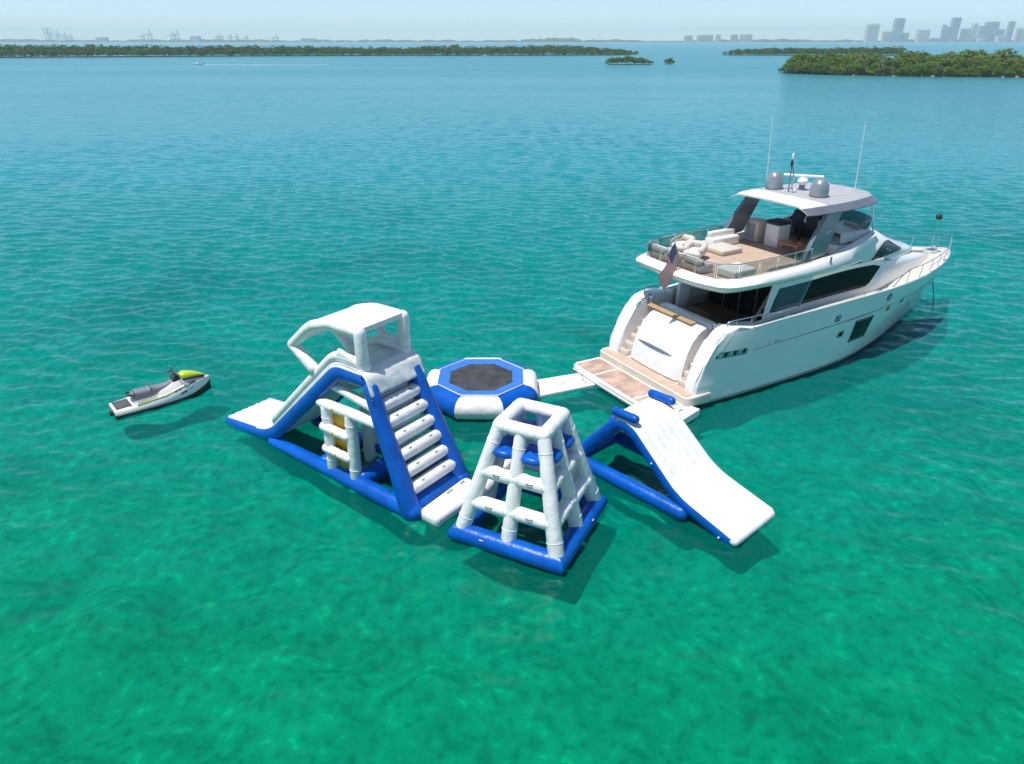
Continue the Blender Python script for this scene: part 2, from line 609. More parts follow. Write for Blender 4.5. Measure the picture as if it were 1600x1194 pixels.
    def sb(u, w):
        a = 2 * math.pi * u
        rr = 0.5 + 69.5 * (w / .7) if w < .7 else 70 * (12000 / 70) ** ((w - .7) / .3)
        x, y = rr * math.sin(a), rr * math.cos(a)
        z = -1.25 + 0.15 * math.sin(x * 0.11) * math.sin(y * 0.09 + 1)
        if rr < 75:
            for lam, th, p in wv:
                z += 0.028 * lam ** .6 * math.sin(6.283 / lam * (x * math.cos(th) + y * math.sin(th)) + p)
        return (x, y, z)
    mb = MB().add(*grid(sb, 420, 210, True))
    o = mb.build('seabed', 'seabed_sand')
    o['kind'] = 'structure'


build_water()

# ------------------------------------------------------------------ yacht
YX, YY, YRZ = 4.644, 27.845, R(30.5)


def build_yacht():
    Y = thing('yacht', 'large white motor yacht with grey hardtop and dark windows lying at anchor', 'yacht', (YX, YY, 0), YRZ)
    xaft = [(-0.9, 2.2), (0.0, 1.85), (0.4, 1.72), (1.25, 1.68), (2.0, 2.06), (2.75, 2.52), (3.1, 2.80), (3.38, 3.25)]
    xbow = [(-0.9, 18.6), (-0.4, 20.4), (0.0, 21.5), (1.1, 22.55), (2.2, 23.1), (3.4, 23.55)]
    bs = [(0, 2.86), (.06, 2.97), (.2, 3.04), (.35, 3.1), (.52, 3.08), (.66, 2.78), (.78, 2.18), (.88, 1.42), (.95, .72), (.985, .28), (1, .03)]
    bw = [(0, 2.78), (.06, 2.88), (.2, 2.96), (.4, 2.94), (.52, 2.7), (.66, 2.08), (.78, 1.38), (.88, .74), (.95, .3), (1, .02)]

    def sheer(x):
        return sinterp(x, [(2.7, 3.3), (4.0, 3.16), (6, 3.22), (10, 3.3), (14, 3.36), (18, 3.38), (21, 3.34), (23.6, 3.26)])

    def hull_y(u, z):
        t = max(0.0, min(1.0, z / 3.3))
        w = sinterp(u, bw) + (sinterp(u, bs) - sinterp(u, bw)) * (t ** 1.25)
        if 0 < t < 1: w += 0.05 * math.sin(math.pi * t)
        if z < 0:
            w *= max(0.0, 1 - (-z / 0.92) ** 2.2)
        if abs(z - 2.28 - u * 0.25) < 0.02: w -= 0.012
        return max(w, 0.005)

    zl = [-0.9, -0.6, -0.3, -0.08, 0.02, 0.10, 0.14, 0.3, 0.55, 0.62, 0.95, 1.35, 1.75, 2.1, 2.4, 2.7, 2.95, 3.12, 3.3]
    NU = 64

    def hull_pt(u, zi, side):
        z = zi
        xa = sinterp(z, xaft); xb = sinterp(z, xbow)
        x = xa + (xb - xa) * u
        if zi >= 3.29:
            z = sheer(x)
            xa = sinterp(min(z, 3.3), xaft); x = xa + (xb - xa) * u
        return (x, side * hull_y(u, z), z)
    mb = MB()
    for side in (1, -1):
        v = [hull_pt((i / (NU - 1)) ** 0.9, z, side) for z in zl for i in range(NU)]
        f = []; 
        for j in range(len(zl) - 1):
            for i in range(NU - 1):
                f.append((j * NU + i, j * NU + i + 1, (j + 1) * NU + i + 1, (j + 1) * NU + i))
        o0 = len(mb.v)
        mb.add(v, f)
        for j in range(len(zl) - 1):
            mi = 1 if zl[j + 1] <= 0.15 else 0
            for i in range(NU - 1):
                mb.m[-len(f) + j * (NU - 1) + i] = mi
    # transom below the step
    lo = [(j) * NU for j in range(len(zl)) if zl[j] <= 0.6]
    off = NU * len(zl)
    for a, b in zip(lo, lo[1:]):
        mb.f.append((a, b, b + off, a + off)); mb.m.append(0)
    mb.build('hull', ['gelcoat', 'antifoul'], Y, angle=50)

    # thin dark line scored along the topsides, rub rail low aft
    def side_line(x0, x1, z0, z1, r, off, n=30, side=-1):
        pts = []
        for i in range(n):
            t = i / (n - 1)
            x = x0 + (x1 - x0) * t; z = z0 + (z1 - z0) * t
            xa = sinterp(z, xaft); xb = sinterp(z, xbow)
            pts.append((x, side * (hull_y((x - xa) / (xb - xa), z) + off), z))
        return tube(pts, r, 6, 'flat')
    for sd in (-1, 1):
        MB().add(*side_line(4.7, 20.2, 2.16, 2.60, 0.016, 0.004, side=sd)).build('styling_groove', 'groove', Y)
        MB().add(*side_line(1.95, 7.6, 0.42, 0.44, 0.05, 0.0, side=sd)).build('rub_rail', 'gelcoat', Y)
        MB().add(*side_line(1.95, 20.6, 0.20, 0.22, 0.022, 0.004, side=sd, n=50)).build('boot_stripe', 'groove', Y)

    def hull_panel(poly, off, side=-1, n=8):
        """Bilinear patch through four (x, z) corners lying on the topsides."""
        (ax, az), (bx, bz), (cx, cz), (dx, dz) = poly
        def fn(u, w):
            x = (ax * (1 - u) + bx * u) * (1 - w) + (dx * (1 - u) + cx * u) * w
            z = (az * (1 - u) + bz * u) * (1 - w) + (dz * (1 - u) + cz * u) * w
            xa = sinterp(z, xaft); xb = sinterp(z, xbow)
            return (x, side * (hull_y((x - xa) / (xb - xa), z) + off), z)
        return grid(fn, n, n)
    for sd in (-1, 1):
        w = MB().add(*hull_panel([(11.36, 1.15), (12.62, 1.15), (12.78, 2.1), (11.52, 2.1)], 0.012, sd)).build('hull_window', 'tinted_glass', Y)
        MB().add(*tube([hull_panel([(11.32, 1.10), (12.66, 1.10), (12.83, 2.15), (11.47, 2.15)], 0.012, sd, 2)[0][k] for k in (0, 1, 3, 2)], 0.03, 6, closed=True)).build('window_frame', 'rubber', w)
        for (px, pz, s) in ((10.42, 1.72, .17), (14.05, 2.22, .15), (15.35, 2.33, .15)):
            p = MB().add(*hull_panel([(px - s, pz - s * .62), (px + s, pz - s * .62), (px + s + .06, pz + s * .62), (px - s + .06, pz + s * .62)], 0.014, sd, 4)).build('porthole', 'tinted_glass', Y)
            MB().add(*tube([hull_panel([(px - s - .03, pz - s * .62 - .03), (px + s + .03, pz - s * .62 - .03), (px + s + .09, pz + s * .62 + .03), (px - s + .03, pz + s * .62 + .03)], 0.014, sd, 2)[0][k] for k in (0, 1, 3, 2)], 0.02, 6, closed=True)).build('porthole_rim', 'chrome', p)
        # vent grille near the sheer and round badge
        MB().add(*hull_panel([(9.78, 2.44), (10.12, 2.44), (10.18, 2.72), (9.84, 2.72)], 0.016, sd, 3)).build('fuel_hatch', 'groove', Y)
        MB().add(*hull_panel([(9.87, 2.50), (9.94, 2.50), (10.08, 2.66), (10.01, 2.66)], 0.024, sd, 3)).build('hatch_mark', 'gelcoat', Y)
        pts = []
        for k in range(20):
            a = 2 * math.pi * k / 20
            x = 13.75 + .17 * math.cos(a); z = 2.93 + .17 * math.sin(a)
            xa = sinterp(z, xaft); xb = sinterp(z, xbow)
            pts.append((x, sd * (hull_y((x - xa) / (xb - xa), z) + .012), z))
        e = MB().add(*tube(pts, 0.02, 6, closed=True)).build('round_badge', 'groove', Y)
        MB().add(*tube([pts[2], pts[9]], 0.016, 6)).add(*tube([pts[6], pts[14]], 0.016, 6)).build('badge_mark', 'groove', e)
        # stern light slot
        s_ = MB().add(*hull_panel([(2.30, 2.16), (4.3, 2.06), (4.38, 2.30), (2.52, 2.42)], 0.012, sd, 8)).build('stern_vent', 'grey_metal', Y)
        for q in range(7):
            x0 = 2.5 + q * 0.26
            MB().add(*hull_panel([(x0, 2.17), (x0 + .13, 2.165), (x0 + .22, 2.34), (x0 + .09, 2.35)], 0.02, sd, 3)).build('vent_slat', 'chrome' if q % 2 else 'tinted_glass', s_)
        # builder's small lettering blocks above the groove
        for q, (lx, lw) in enumerate(((5.6, .05), (5.95, .10), (6.2, .05))):
            MB().add(*hull_panel([(lx, 2.27), (lx + lw, 2.27), (lx + lw + .03, 2.36), (lx + .03, 2.36)], 0.012, sd, 2)).build('hull_mark', 'grey_metal', Y)

    # ---------------- decks and bulwarks
    def deck_ring(x, inset, z):
        xa = sinterp(3.3, xaft); xb = sinterp(3.3, xbow)
        u = (x - xa) / (xb - xa)
        return max(0.01, hull_y(u, 3.3) - inset)
    xs = [4.6 + i * (23.4 - 4.6) / 60 for i in range(61)]
    xd = [7.5 + i * (23.4 - 7.5) / 60 for i in range(61)]
    # capping along the bulwark
    for sd in (-1, 1):
        v = []; f = []
        for x in xs:
            z = sheer(x)
            yo = deck_ring(x, -0.015, z); yi = deck_ring(x, 0.16, z)
            v += [(x, sd * yo, z - 0.03), (x, sd * yo, z + 0.035), (x, sd * yi, z + 0.035), (x, sd * yi, z - 0.55)]
        for i in range(len(xs) - 1):
            for k in range(3):
                f.append((i * 4 + k, i * 4 + k + 1, i * 4 + 4 + k + 1, i * 4 + 4 + k))
        MB().add(v, f).build('bulwark', 'gelcoat', Y, angle=30)
    # side and fore deck
    v = []; f = []
    for i, x in enumerate(xd):
        z = sinterp(x, [(4.6, 2.62), (12.5, 2.72), (14.5, 3.05), (17, 3.22), (23.4, 3.20)])
        y = deck_ring(x, 0.155, z)
        for k in range(9):
            t = -1 + 2 * k / 8
            v.append((x, y * t, z + 0.05 * (1 - t * t)))
    for i in range(60):
        for k in range(8):
            f.append((i * 9 + k, i * 9 + k + 1, i * 9 + 10 + k, i * 9 + 9 + k))
    MB().add(v, f).build('deck', 'gelcoat_cream', Y)
    for sd in (-1, 1):
        MB().add(*rbox((6.2, sd * 2.72, 2.60), (2.7, .38, .06), 0)).build('side_deck', 'gelcoat_cream', Y)

    # ---------------- stern: wings, platform, step, garage door, stairs
    wing = [(1.66, .62), (1.68, 1.2), (2.08, 2.0), (2.33, 2.42), (2.54, 2.75), (2.76, 3.04), (3.02, 3.25), (3.4, 3.35), (3.8, 3.33), (4.9, 3.22), (4.9, 0.62)]
    for sd in (-1, 1):
        y0, y1 = (2.22, 2.93) if sd > 0 else (-2.93, -2.22)
        MB().add(*prism(wing, y0, y1, 0.16, 4)).build('stern_wing', 'gelcoat', Y, angle=35)
        # curved handrail on top of the wing
        c = sd * 2.62
        MB().add(*tube(roundpath([(3.35, c, 3.3), (3.4, c, 3.54), (4.9, c, 3.5), (6.5, sd * 2.9, 3.55)], .18), 0.028, 8)).build('quarter_rail', 'chrome', Y)
        MB().add(*tube([(3.9, c, 3.32), (3.9, c, 3.53)], 0.02, 6)).build('rail_post', 'chrome', Y)
        MB().add(*tube([(4.8, c, 3.2), (4.8, c, 3.5)], 0.02, 6)).build('rail_post', 'chrome', Y)
        # mooring winch and cleat on the quarter
        wq = MB().add(*tube([(3.35, sd * 2.05, 2.75), (3.35, sd * 2.05, 3.25)], [0.11, 0.08], 12, 'flat')).build('mooring_winch', 'chrome', Y)
        MB().add(*tube([(3.35, sd * 2.05, 3.25), (3.35, sd * 2.05, 3.31)], [0.13, 0.11], 12, 'flat')).build('winch_cap', 'chrome', wq)
        for q in range(3):
            MB().add(*tube(roundpath([(2.65 + .3 * q, sd * 2.3, 2.6 + .3 * q), (2.62 + .3 * q, sd * 2.25, 2.95 + .22 * q), (2.9 + .3 * q, sd * 2.25, 3.1 + .1 * q)], .1), 0.022, 6)).build('stair_rail', 'chrome', Y)
        for q in range(5):
            z = 0.98 + q * 0.30
            t = MB().add(*rbox((2.12 + q * 0.30, sd * 1.98, z - .15), (0.62, 0.50, 0.30), 0.02)).build('stair_step', 'gelcoat_cream', Y)
            MB().add(*rbox((2.02 + q * 0.30, sd * 1.98, z + 0.006), (0.30, 0.38, 0.02), 0.008)).build('tread', 'teak', t)
    # stern step (fixed ledge) and lifting swim platform
    def platform_outline(x0, x1, hw, r, n=6, bow=0.0):
        pts = [(x1, -hw), (x1, hw)]
        for k in range(n + 1):
            a = math.pi / 2 * k / n
            pts.append((x0 + r - r * math.sin(a), hw - r + r * math.cos(a)))
        m = 6
        for k in range(1, m):
            y = (hw - r) * (1 - 2 * k / m)
            pts.append((x0 - bow * (1 - (y / hw) ** 2), y))
        for k in range(n + 1):
            a = math.pi / 2 * (1 - k / n)
            pts.append((x0 + r - r * math.sin(a), -hw + r - r * math.cos(a)))
        return pts

    def slab(outline, z0, z1, bev=0.03, seg=2):
        bm = bmesh.new()
        a = [bm.verts.new((x, y, z0)) for x, y in outline]
        b = [bm.verts.new((x, y, z1)) for x, y in outline]
        n = len(outline)
        bm.faces.new(a); bm.faces.new(b[::-1])
        for i in range(n):
            bm.faces.new((a[i], b[i], b[(i + 1) % n], a[(i + 1) % n]))
        bm.faces.ensure_lookup_table()
        if bev:
            es = list(set(bm.faces[0].edges) | set(bm.faces[1].edges))
            bmesh.ops.bevel(bm, geom=es, offset=bev, segments=seg, profile=0.5, affect='EDGES')
        bm.verts.index_update()
        v = [x.co.copy() for x in bm.verts]; f = [tuple(y.index for y in q.verts) for q in bm.faces]
        bm.free()
        return v, f
    MB().add(*slab(platform_outline(1.12, 2.5, 3.05, 0.35), 0.30, 0.72, 0.05, 3)).build('stern_step', 'gelcoat_cream', Y, angle=35)
    MB().add(*slab([(1.22, -2.86), (1.22, 2.86), (1.80, 2.86), (1.80, -2.86)], 0.722, 0.735, 0.0)).build('step_teak', 'teak_pale', Y)
    P = MB().add(*slab(platform_outline(-0.45, 1.16, 2.92, 0.28, bow=0.05), 0.12, 0.40, 0.06, 3)).build('swim_platform', 'gelcoat', Y, angle=35)
    for (ya, yb) in ((1.42, 2.74), (-1.34, 1.32), (-2.74, -1.44)):
        pn = MB().add(*rbox((0.36, (ya + yb) / 2, 0.404), (1.36, yb - ya, 0.018), 0.006)).build('teak_panel', 'teak' if ya > -2 else 'teak_pale', P)
    MB().add(*tube([(-0.50, -2.7, 0.24), (-0.52, 0, 0.24), (-0.50, 2.7, 0.24)], 0.028, 8)).build('fender_strip', 'gelcoat_cream', P)
    # garage door
    door = [(1.76, .78), (1.80, 1.1), (1.90, 1.55), (2.06, 2.0), (2.30, 2.42), (2.58, 2.74), (2.80, 2.90), (3.1, 2.98), (4.0, 2.98), (4.0, .78)]

    def dtap(co):
        k = 1.0 - 0.035 * (co.z - .78)
        return Vector((co.x + 0.10 * (co.y / 1.8) ** 2, co.y * k, co.z))
    # subdivided across so that it bows
    mbd = MB()
    NY = 14
    ysd = [-1.70 + 3.40 * k / NY for k in range(NY + 1)]
    vv = []; ff = []
    nP = len(door)
    for y in ysd:
        e = abs(y) / 1.70
        sh = 0.10 * e ** 2 + 0.16 * max(0, e - 0.9) / 0.1
        for (x, z) in door[:-1]:
            vv.append((x + sh * (1 if x < 3.5 else 0), y * (1 - 0.035 * (z - .78)), z - (0.05 * max(0, e - 0.92) / 0.08 if z > 2.5 else 0)))
        vv.append((door[-1][0], y, door[-1][1]))
    for i in range(NY):
        for k in range(nP):
            k2 = (k + 1) % nP
            ff.append((i * nP + k, i * nP + k2, (i + 1) * nP + k2, (i + 1) * nP + k))
    ff.append(tuple(range(nP))); ff.append(tuple(NY * nP + k for k in range(nP)))
    D = mbd.add(vv, ff).build('garage_door', 'gelcoat', Y, angle=45)
    def lip(u, w):
        y = -1.05 + 2.3 * u
        h = 0.075 * (1 - abs(2 * u - 1) ** 3) + .004
        z = 1.72 + (w - .5) * h * 2
        return (interp(z, [(p[1], p[0]) for p in door[:-2]]) + 0.10 * (y / 1.70) ** 2 - 0.014, y, z)
    MB().add(*grid(lip, 20, 4)).build('door_grip', 'grey_metal', D)
    MB().add(*rbox((3.02, 0.35, 3.03), (0.34, 2.9, 0.12), 0.05, 3)).build('bench_cushion', 'tan_cushion', Y)
    MB().add(*rbox((3.72, 0.0, 2.92), (0.5, 3.3, 0.26), 0.08, 3)).build('sofa_back', 'gelcoat', Y)
    MB().add(*rbox((4.05, 0.0, 2.52), (0.75, 3.9, 0.42), 0.08, 3)).build('cockpit_sofa', 'beige_fabric', Y)
    # flag socket
    # ---------------- cockpit
    MB().add(*rbox((5.6, 0, 2.16), (4.4, 5.0, 0.08), 0.0)).build('cockpit_floor', 'teak_dark', Y)
    for sd in (-1, 1):
        MB().add(*prism([(4.7, 2.1), (7.4, 2.1), (7.4, 3.3), (4.7, 3.2)], sd * 2.55, sd * 2.72, 0.02)).build('cockpit_side', 'gelcoat_cream', Y)
        # fashion plate: curved pillar carrying the overhang
        fp = [(4.55, 3.0), (5.15, 3.0), (5.45, 3.6), (5.95, 4.3), (6.4, 4.75), (5.3, 4.75), (4.95, 4.2), (4.65, 3.5)]
        if sd > 0:
            MB().add(*prism([(5.0, 2.2), (5.6, 2.2), (5.72, 3.2), (6.3, 4.75), (5.5, 4.75), (5.05, 3.4)], 2.05, 2.25, 0.04)).build('pillar', 'gelcoat', Y)
    # salon bulkhead with sliding glass doors
    MB().add(*rbox((7.55, 0, 3.45), (0.10, 4.96, 2.6), 0.0)).build('salon_bulkhead', 'interior_dark', Y)
    for k in range(4):
        y = 1.95 - k * 0.98
        dr = MB().add(*rbox((7.46, y, 3.28), (0.03, 0.90, 2.10), 0.01)).build('salon_door', 'tinted_glass', Y)
        MB().add(*tube([(7.43, y - .46, 2.22), (7.43, y - .46, 4.36), (7.43, y + .46, 4.36), (7.43, y + .46, 2.22)], 0.025, 6, closed=True)).build('door_frame', 'chrome', dr)
    # stair to the flybridge on the starboard side
    for q in range(7):
        MB().add(*rbox((5.75 + q * 0.24, -2.1, 2.45 + q * 0.33), (0.30, 0.75, 0.05), 0.012)).build('fly_stair', 'teak_pale', Y)
    for sy in (-1.70, -2.48):
        MB().add(*prism([(5.55, 2.2), (5.75, 2.2), (7.45, 4.6), (7.25, 4.6)], sy - .02, sy + .02)).build('stair_stringer', 'gelcoat_cream', Y)
    MB().add(*rbox((4.75, 0.5, 2.72), (0.9, 1.7, 0.06), 0.02)).add(*tube([(4.75, .5, 2.2), (4.75, .5, 2.7)], .08, 10, 'flat')).build('cockpit_table', 'teak_dark', Y)

    # ---------------- deckhouse
    def house_half(x):
        return sinterp(x, [(5.2, 2.52), (9, 2.52), (12, 2.46), (14, 2.25), (16, 1.9), (18, 1.42), (20, .82), (21.6, .15)])
    def house_top(x):
        return sinterp(x, [(5.2, 4.9), (12, 4.9), (14, 4.75), (16, 4.42), (17.5, 4.12), (19, 3.85), (20.5, 3.58), (21.8, 3.28)])
    hx = [7.5 + i * (21.7 - 7.5) / 48 for i in range(49)]
    v = []; f = []
    NS = 15
    for x in hx:
        w, t = house_half(x), house_top(x)
        for k in range(NS):
            a = math.pi * k / (NS - 1)
            c, s_ = math.cos(a), math.sin(a)
            p = 0.28
            v.append((x, w * math.copysign(abs(c) ** p, c), 2.6 + (t - 2.6) * abs(s_) ** 0.34))
    for i in range(48):
        for k in range(NS - 1):
            f.append((i * NS + k, i * NS + k + 1, i * NS + NS + k + 1, i * NS + NS + k))
    f.append(tuple(range(NS)))
    MB().add(v, f).build('deckhouse', 'gelcoat', Y, angle=60)
    for sd in (-1, 1):
        # side wall carrying the big window, running aft past the bulkhead as a wing
        wall = [(5.55, 2.6), (5.62, 3.3), (5.75, 3.9), (5.95, 4.78), (13.4, 4.78), (13.4, 2.6)]
        y0, y1 = sorted((sd * 2.46, sd * 2.545))
        MB().add(*prism(wall, y0, y1, 0.015)).build('side_wall', 'gelcoat', Y, angle=30)
        yw = sd * 2.551
        def flatpanel(poly, y, nm, mt, par, thick=0.012):
            a, b = sorted((y, y - sd * thick))
            return MB().add(*prism(poly, a, b)).build(nm, mt, par, smooth=False)
        flatpanel([(5.90, 3.42), (7.75, 3.46), (8.30, 4.50), (6.32, 4.46), (6.1, 4.0)], yw + sd * .004, 'salon_window_aft', 'salon_glass', Y)
        wtop = [(x, 4.50 + 0.10 * math.sin(math.pi * (x - 8.3) / 5.6)) for x in np.linspace(8.33, 13.25, 9)]
        win = [(7.80, 3.47), (10, 3.52), (12.35, 3.56), (12.62, 3.70)] + [(13.22, 4.42)] + wtop[::-1][1:]
        flatpanel(win, yw + sd * .004, 'salon_window', 'tinted_glass', Y)
        flatpanel([(7.74, 3.40), (7.83, 3.40), (8.36, 4.52), (8.27, 4.52)], yw + sd * .012, 'window_mullion', 'grey_metal', Y)

    # ---------------- upper house: coamings, brow and pilothouse
    def W2(x): return sinterp(x, [(3.2, 2.86), (6, 2.9), (9, 2.86), (11, 2.7), (13, 2.42), (15, 1.98), (16.6, 1.5), (18.2, .95), (19.2, .4)])
    def T2(x): return sinterp(x, [(9.0, 5.5), (11, 5.78), (12.4, 6.08), (13.2, 6.10), (14.2, 5.86), (15.6, 5.32), (17, 4.80), (18.2, 4.42), (19.3, 4.05)])
    def Z0f(x): return sinterp(x, [(11.0, 4.80), (13.2, 4.78), (14.2, 4.55), (15.2, 4.3), (19.3, 4.0)])

    def hood_y(x, z):
        w, t = W2(x), T2(x)
        Z0 = Z0f(x); k = max(0.0, min(0.9999, (z - Z0) / max(.05, t - Z0)))
        return w * (1 - k ** 2.6) ** (1 / 2.6)
    hx = [11.6 + i * (19.3 - 11.6) / 40 for i in range(41)]
    v = []; f = []
    NS = 25
    for x in hx:
        w, t, Z0 = W2(x), T2(x), Z0f(x)
        for k in range(NS):
            a = math.pi * k / (NS - 1)
            c, s_ = math.cos(a), math.sin(a)
            v.append((x, w * math.copysign(abs(c) ** (2 / 2.6), c), Z0 + (t - Z0) * abs(s_) ** (2 / 2.6)))
    for i in range(40):
        for k in range(NS - 1):
            f.append((i * NS + k, i * NS + k + 1, i * NS + NS + k + 1, i * NS + NS + k))
    MB().add(v, f).build('pilothouse', 'gelcoat', Y, angle=60)
    for sd in (-1, 1):
        top = [(12.55, 4.84), (12.9, 5.10), (13.3, 5.30), (13.9, 5.42), (14.5, 5.36), (14.9, 5.22)]
        def brow(u, w):
            x = 12.45 + (16.15 - 12.45) * u
            zt = sinterp(x, [(12.45, 4.80), (12.9, 5.12), (13.4, 5.30), (14.0, 5.36), (14.6, 5.28), (15.2, 5.04), (16.15, 4.66)])
            zb = sinterp(x, [(12.45, 4.78), (13.5, 4.76), (15, 4.68), (16.15, 4.60)])
            z = zb + (zt - zb) * w
            return (x, sd * (hood_y(x, z) + 0.02), z + 0.01)
        b = MB().add(*grid(brow, 26, 8)).build('pilothouse_window', 'tinted_glass', Y)
        rim = [brow(i / 25, 0) for i in range(26)] + [brow(1 - i / 25, 1) for i in range(26)]
        MB().add(*tube(rim, 0.018, 5, closed=True)).build('window_rim', 'rubber', b)
        for (xx, zz, s) in ((14.05, 5.02, .10), (14.35, 4.88, .12), (13.75, 4.82, .06)):
            MB().add(*rbox((xx, sd * (hood_y(xx, zz) - .0 + .012), zz), (s * 1.2, .03, s), .01, 1)).build('chart_light', 'top_grey', b)
    def ws(u, w):
        a = (-0.5 + u) * 1.7
        x = 14.6 + 2.0 * w
        y = W2(x) * 0.88 * math.sin(a)
        k = abs(y) / W2(x); Z0 = Z0f(x)
        z = Z0 + (T2(x) - Z0) * (1 - k ** 2.6) ** (1 / 2.6)
        return (x + .02, y, z + 0.02)
    MB().add(*grid(ws, 20, 10)).build('windscreen', 'tinted_glass', Y)

    # ---------------- flybridge tray: overhang, coaming, floor
    def fly_outline(inset, n=9):
        pts = []
        xA = 2.45 + inset
        hw = lambda x: W2(x) - inset
        for k in range(n):                     # aft edge, port to starboard, gently bowed
            y = 2.35 - 4.7 * k / (n - 1)
            pts.append((xA + (0.42 if y < 0 else 0.06) * (abs(y) / 2.35) ** 2.5, y * (2.35 - inset * .4) / 2.35))
        for (x, q) in ((3.15, 2.64), (3.6, 2.78), (4.3, 2.86)):
            pts.append((x + inset * .5, -(q - inset)))
        for x in np.linspace(5.2, 12.6, 12):
            pts.append((x, -hw(x)))
        for x in np.linspace(12.6, 5.2, 12):
            pts.append((x, hw(x)))
        for (x, q) in ((4.0, 2.88), (3.2, 2.84), (2.72, 2.66)):
            pts.append((x + inset * .5, q - inset))
        return pts
    def rim_z(x): return sinterp(x, [(2.4, 5.24), (5, 5.28), (8, 5.36), (10, 5.56), (11.5, 5.84), (12.7, 6.06)])
    rings = [(0.62, lambda x: 4.70), (0.22, lambda x: 4.74), (0.02, lambda x: 4.92), (0.0, lambda x: 5.03), (0.10, lambda x: rim_z(x) - 0.10), (0.24, rim_z), (0.40, rim_z), (0.46, lambda x: 5.10)]
    v = []; f = []
    n = len(fly_outline(0))
    for ins, zf in rings:
        for (x, y) in fly_outline(ins):
            v.append((x, y, zf(x)))
    for j in range(len(rings) - 1):
        for k in range(n):
            k2 = (k + 1) % n
            f.append((j * n + k, j * n + k2, (j + 1) * n + k2, (j + 1) * n + k))
    f.append(tuple(range(n)))
    MB().add(v, f).build('flybridge_overhang', 'gelcoat', Y, angle=45)
    fl = fly_outline(0.45)
    MB().add([(x, y, 5.105) for x, y in fl], [tuple(range(len(fl)))]).build('flybridge_floor', 'teak_pale', Y)
    # vent mark on the coaming
    for sd in (-1, 1):
        vf = MB().add(*rbox((9.05, sd * 2.80, 5.40), (0.10, 0.05, 0.26), 0.02)).build('coaming_light', 'grey_metal', Y)
        # hardtop arch leg
        leg = [(7.95, 5.42), (9.45, 5.62), (9.72, 6.3), (10.05, 7.42), (8.95, 7.42), (8.45, 6.5)]
        leg = [(7.55, 5.34), (9.05, 5.56), (9.35, 6.2), (10.0, 7.42), (9.05, 7.42), (8.3, 6.45)]
        y0, y1 = sorted((sd * 2.30, sd * 2.50))
        def lean(co, sd=sd): return Vector((co.x, co.y - sd * 0.10 * (co.z - 5.4), co.z))
        L = MB().add(*prism(leg, y0, y1, 0.035, 2, lean)).build('arch_leg', 'grey_metal', Y, angle=35)
        if sd < 0:
            MB().add(*tube([(8.98, -2.395, 6.52), (9.05, -2.39, 6.42), (9.16, -2.38, 6.60)], 0.02, 6)).add(*tube([(9.20, -2.385, 6.50), (9.30, -2.385, 6.53)], 0.018, 6)).build('arch_mark', 'gelcoat', L)
            MB().add(*sphere((9.55, -1.95, 7.15), 0.15, 14, 10)).build('speaker', 'rubber', L)
        # stainless strut forward
        MB().add(*tube([(12.9, sd * 2.0, 5.95), (12.75, sd * 1.72, 7.42)], 0.035, 8)).build('hardtop_strut', 'chrome', Y)

    # hardtop
    def ht(u, w, lvl):
        x = 7.75 + 5.35 * u
        hw = sinterp(x, [(7.75, 2.22), (8.3, 2.46), (10.0, 2.56), (11.5, 2.42), (12.6, 2.1), (13.1, 1.75)])
        y = hw * (2 * w - 1)
        e = abs(2 * w - 1)
        z = 7.68 - 0.26 * max(0, (e - 0.72) / 0.28) ** 1.6 - 0.05 * e * e + 0.06 * u - 0.04 * max(0, (u - .75) / .25) ** 2 - 0.05 * max(0, (.12 - u) / .12)
        if lvl == 0:
            z -= 0.15 * (1 - 0.75 * max(0, (e - .8) / .2)) * (1 - 0.6 * max(0, (.1 - u) / .1))
        xx = x - 0.35 * (1 - e ** 2) * (1 if u < .02 else 0) * 0 + (0.30 * e ** 3 if u > .95 else 0) * -1
        return (xx, y, z)
    NUh, NWh = 26, 25
    v = []; f = []; mi = []
    for lvl in (1, 0):
        for i in range(NUh):
            for k in range(NWh):
                v.append(ht(i / (NUh - 1), k / (NWh - 1), lvl))
    S0 = NUh * NWh
    for i in range(NUh - 1):
        for k in range(NWh - 1):
            f.append((i * NWh + k, i * NWh + k + 1, (i + 1) * NWh + k + 1, (i + 1) * NWh + k))
            u = (i + .5) / (NUh - 1); e = abs(2 * (k + .5) / (NWh - 1) - 1)
            mi.append(1 if u < .26 and e < .8 else (2 if e >= .8 else 0))
            f.append((S0 + i * NWh + k, S0 + (i + 1) * NWh + k, S0 + (i + 1) * NWh + k + 1, S0 + i * NWh + k + 1)); mi.append(1)
    for i in range(NUh - 1):
        for k in (0, NWh - 1):
            f.append((i * NWh + k, (i + 1) * NWh + k, S0 + (i + 1) * NWh + k, S0 + i * NWh + k)); mi.append(2)
    for k in range(NWh - 1):
        for i in (0, NUh - 1):
            f.append((i * NWh + k, i * NWh + k + 1, S0 + i * NWh + k + 1, S0 + i * NWh + k)); mi.append(1)
    mb = MB().add(v, f); mb.m = mi
    H = mb.build('hardtop', ['top_grey', 'top_light', 'grey_metal'], Y, angle=40)
    for k in range(3):
        MB().add(*rbox((11.6, -0.95 + 0.95 * k, 7.705), (2.0, 0.86, 0.02), 0.006)).build('sunroof_panel', 'top_grey', H)

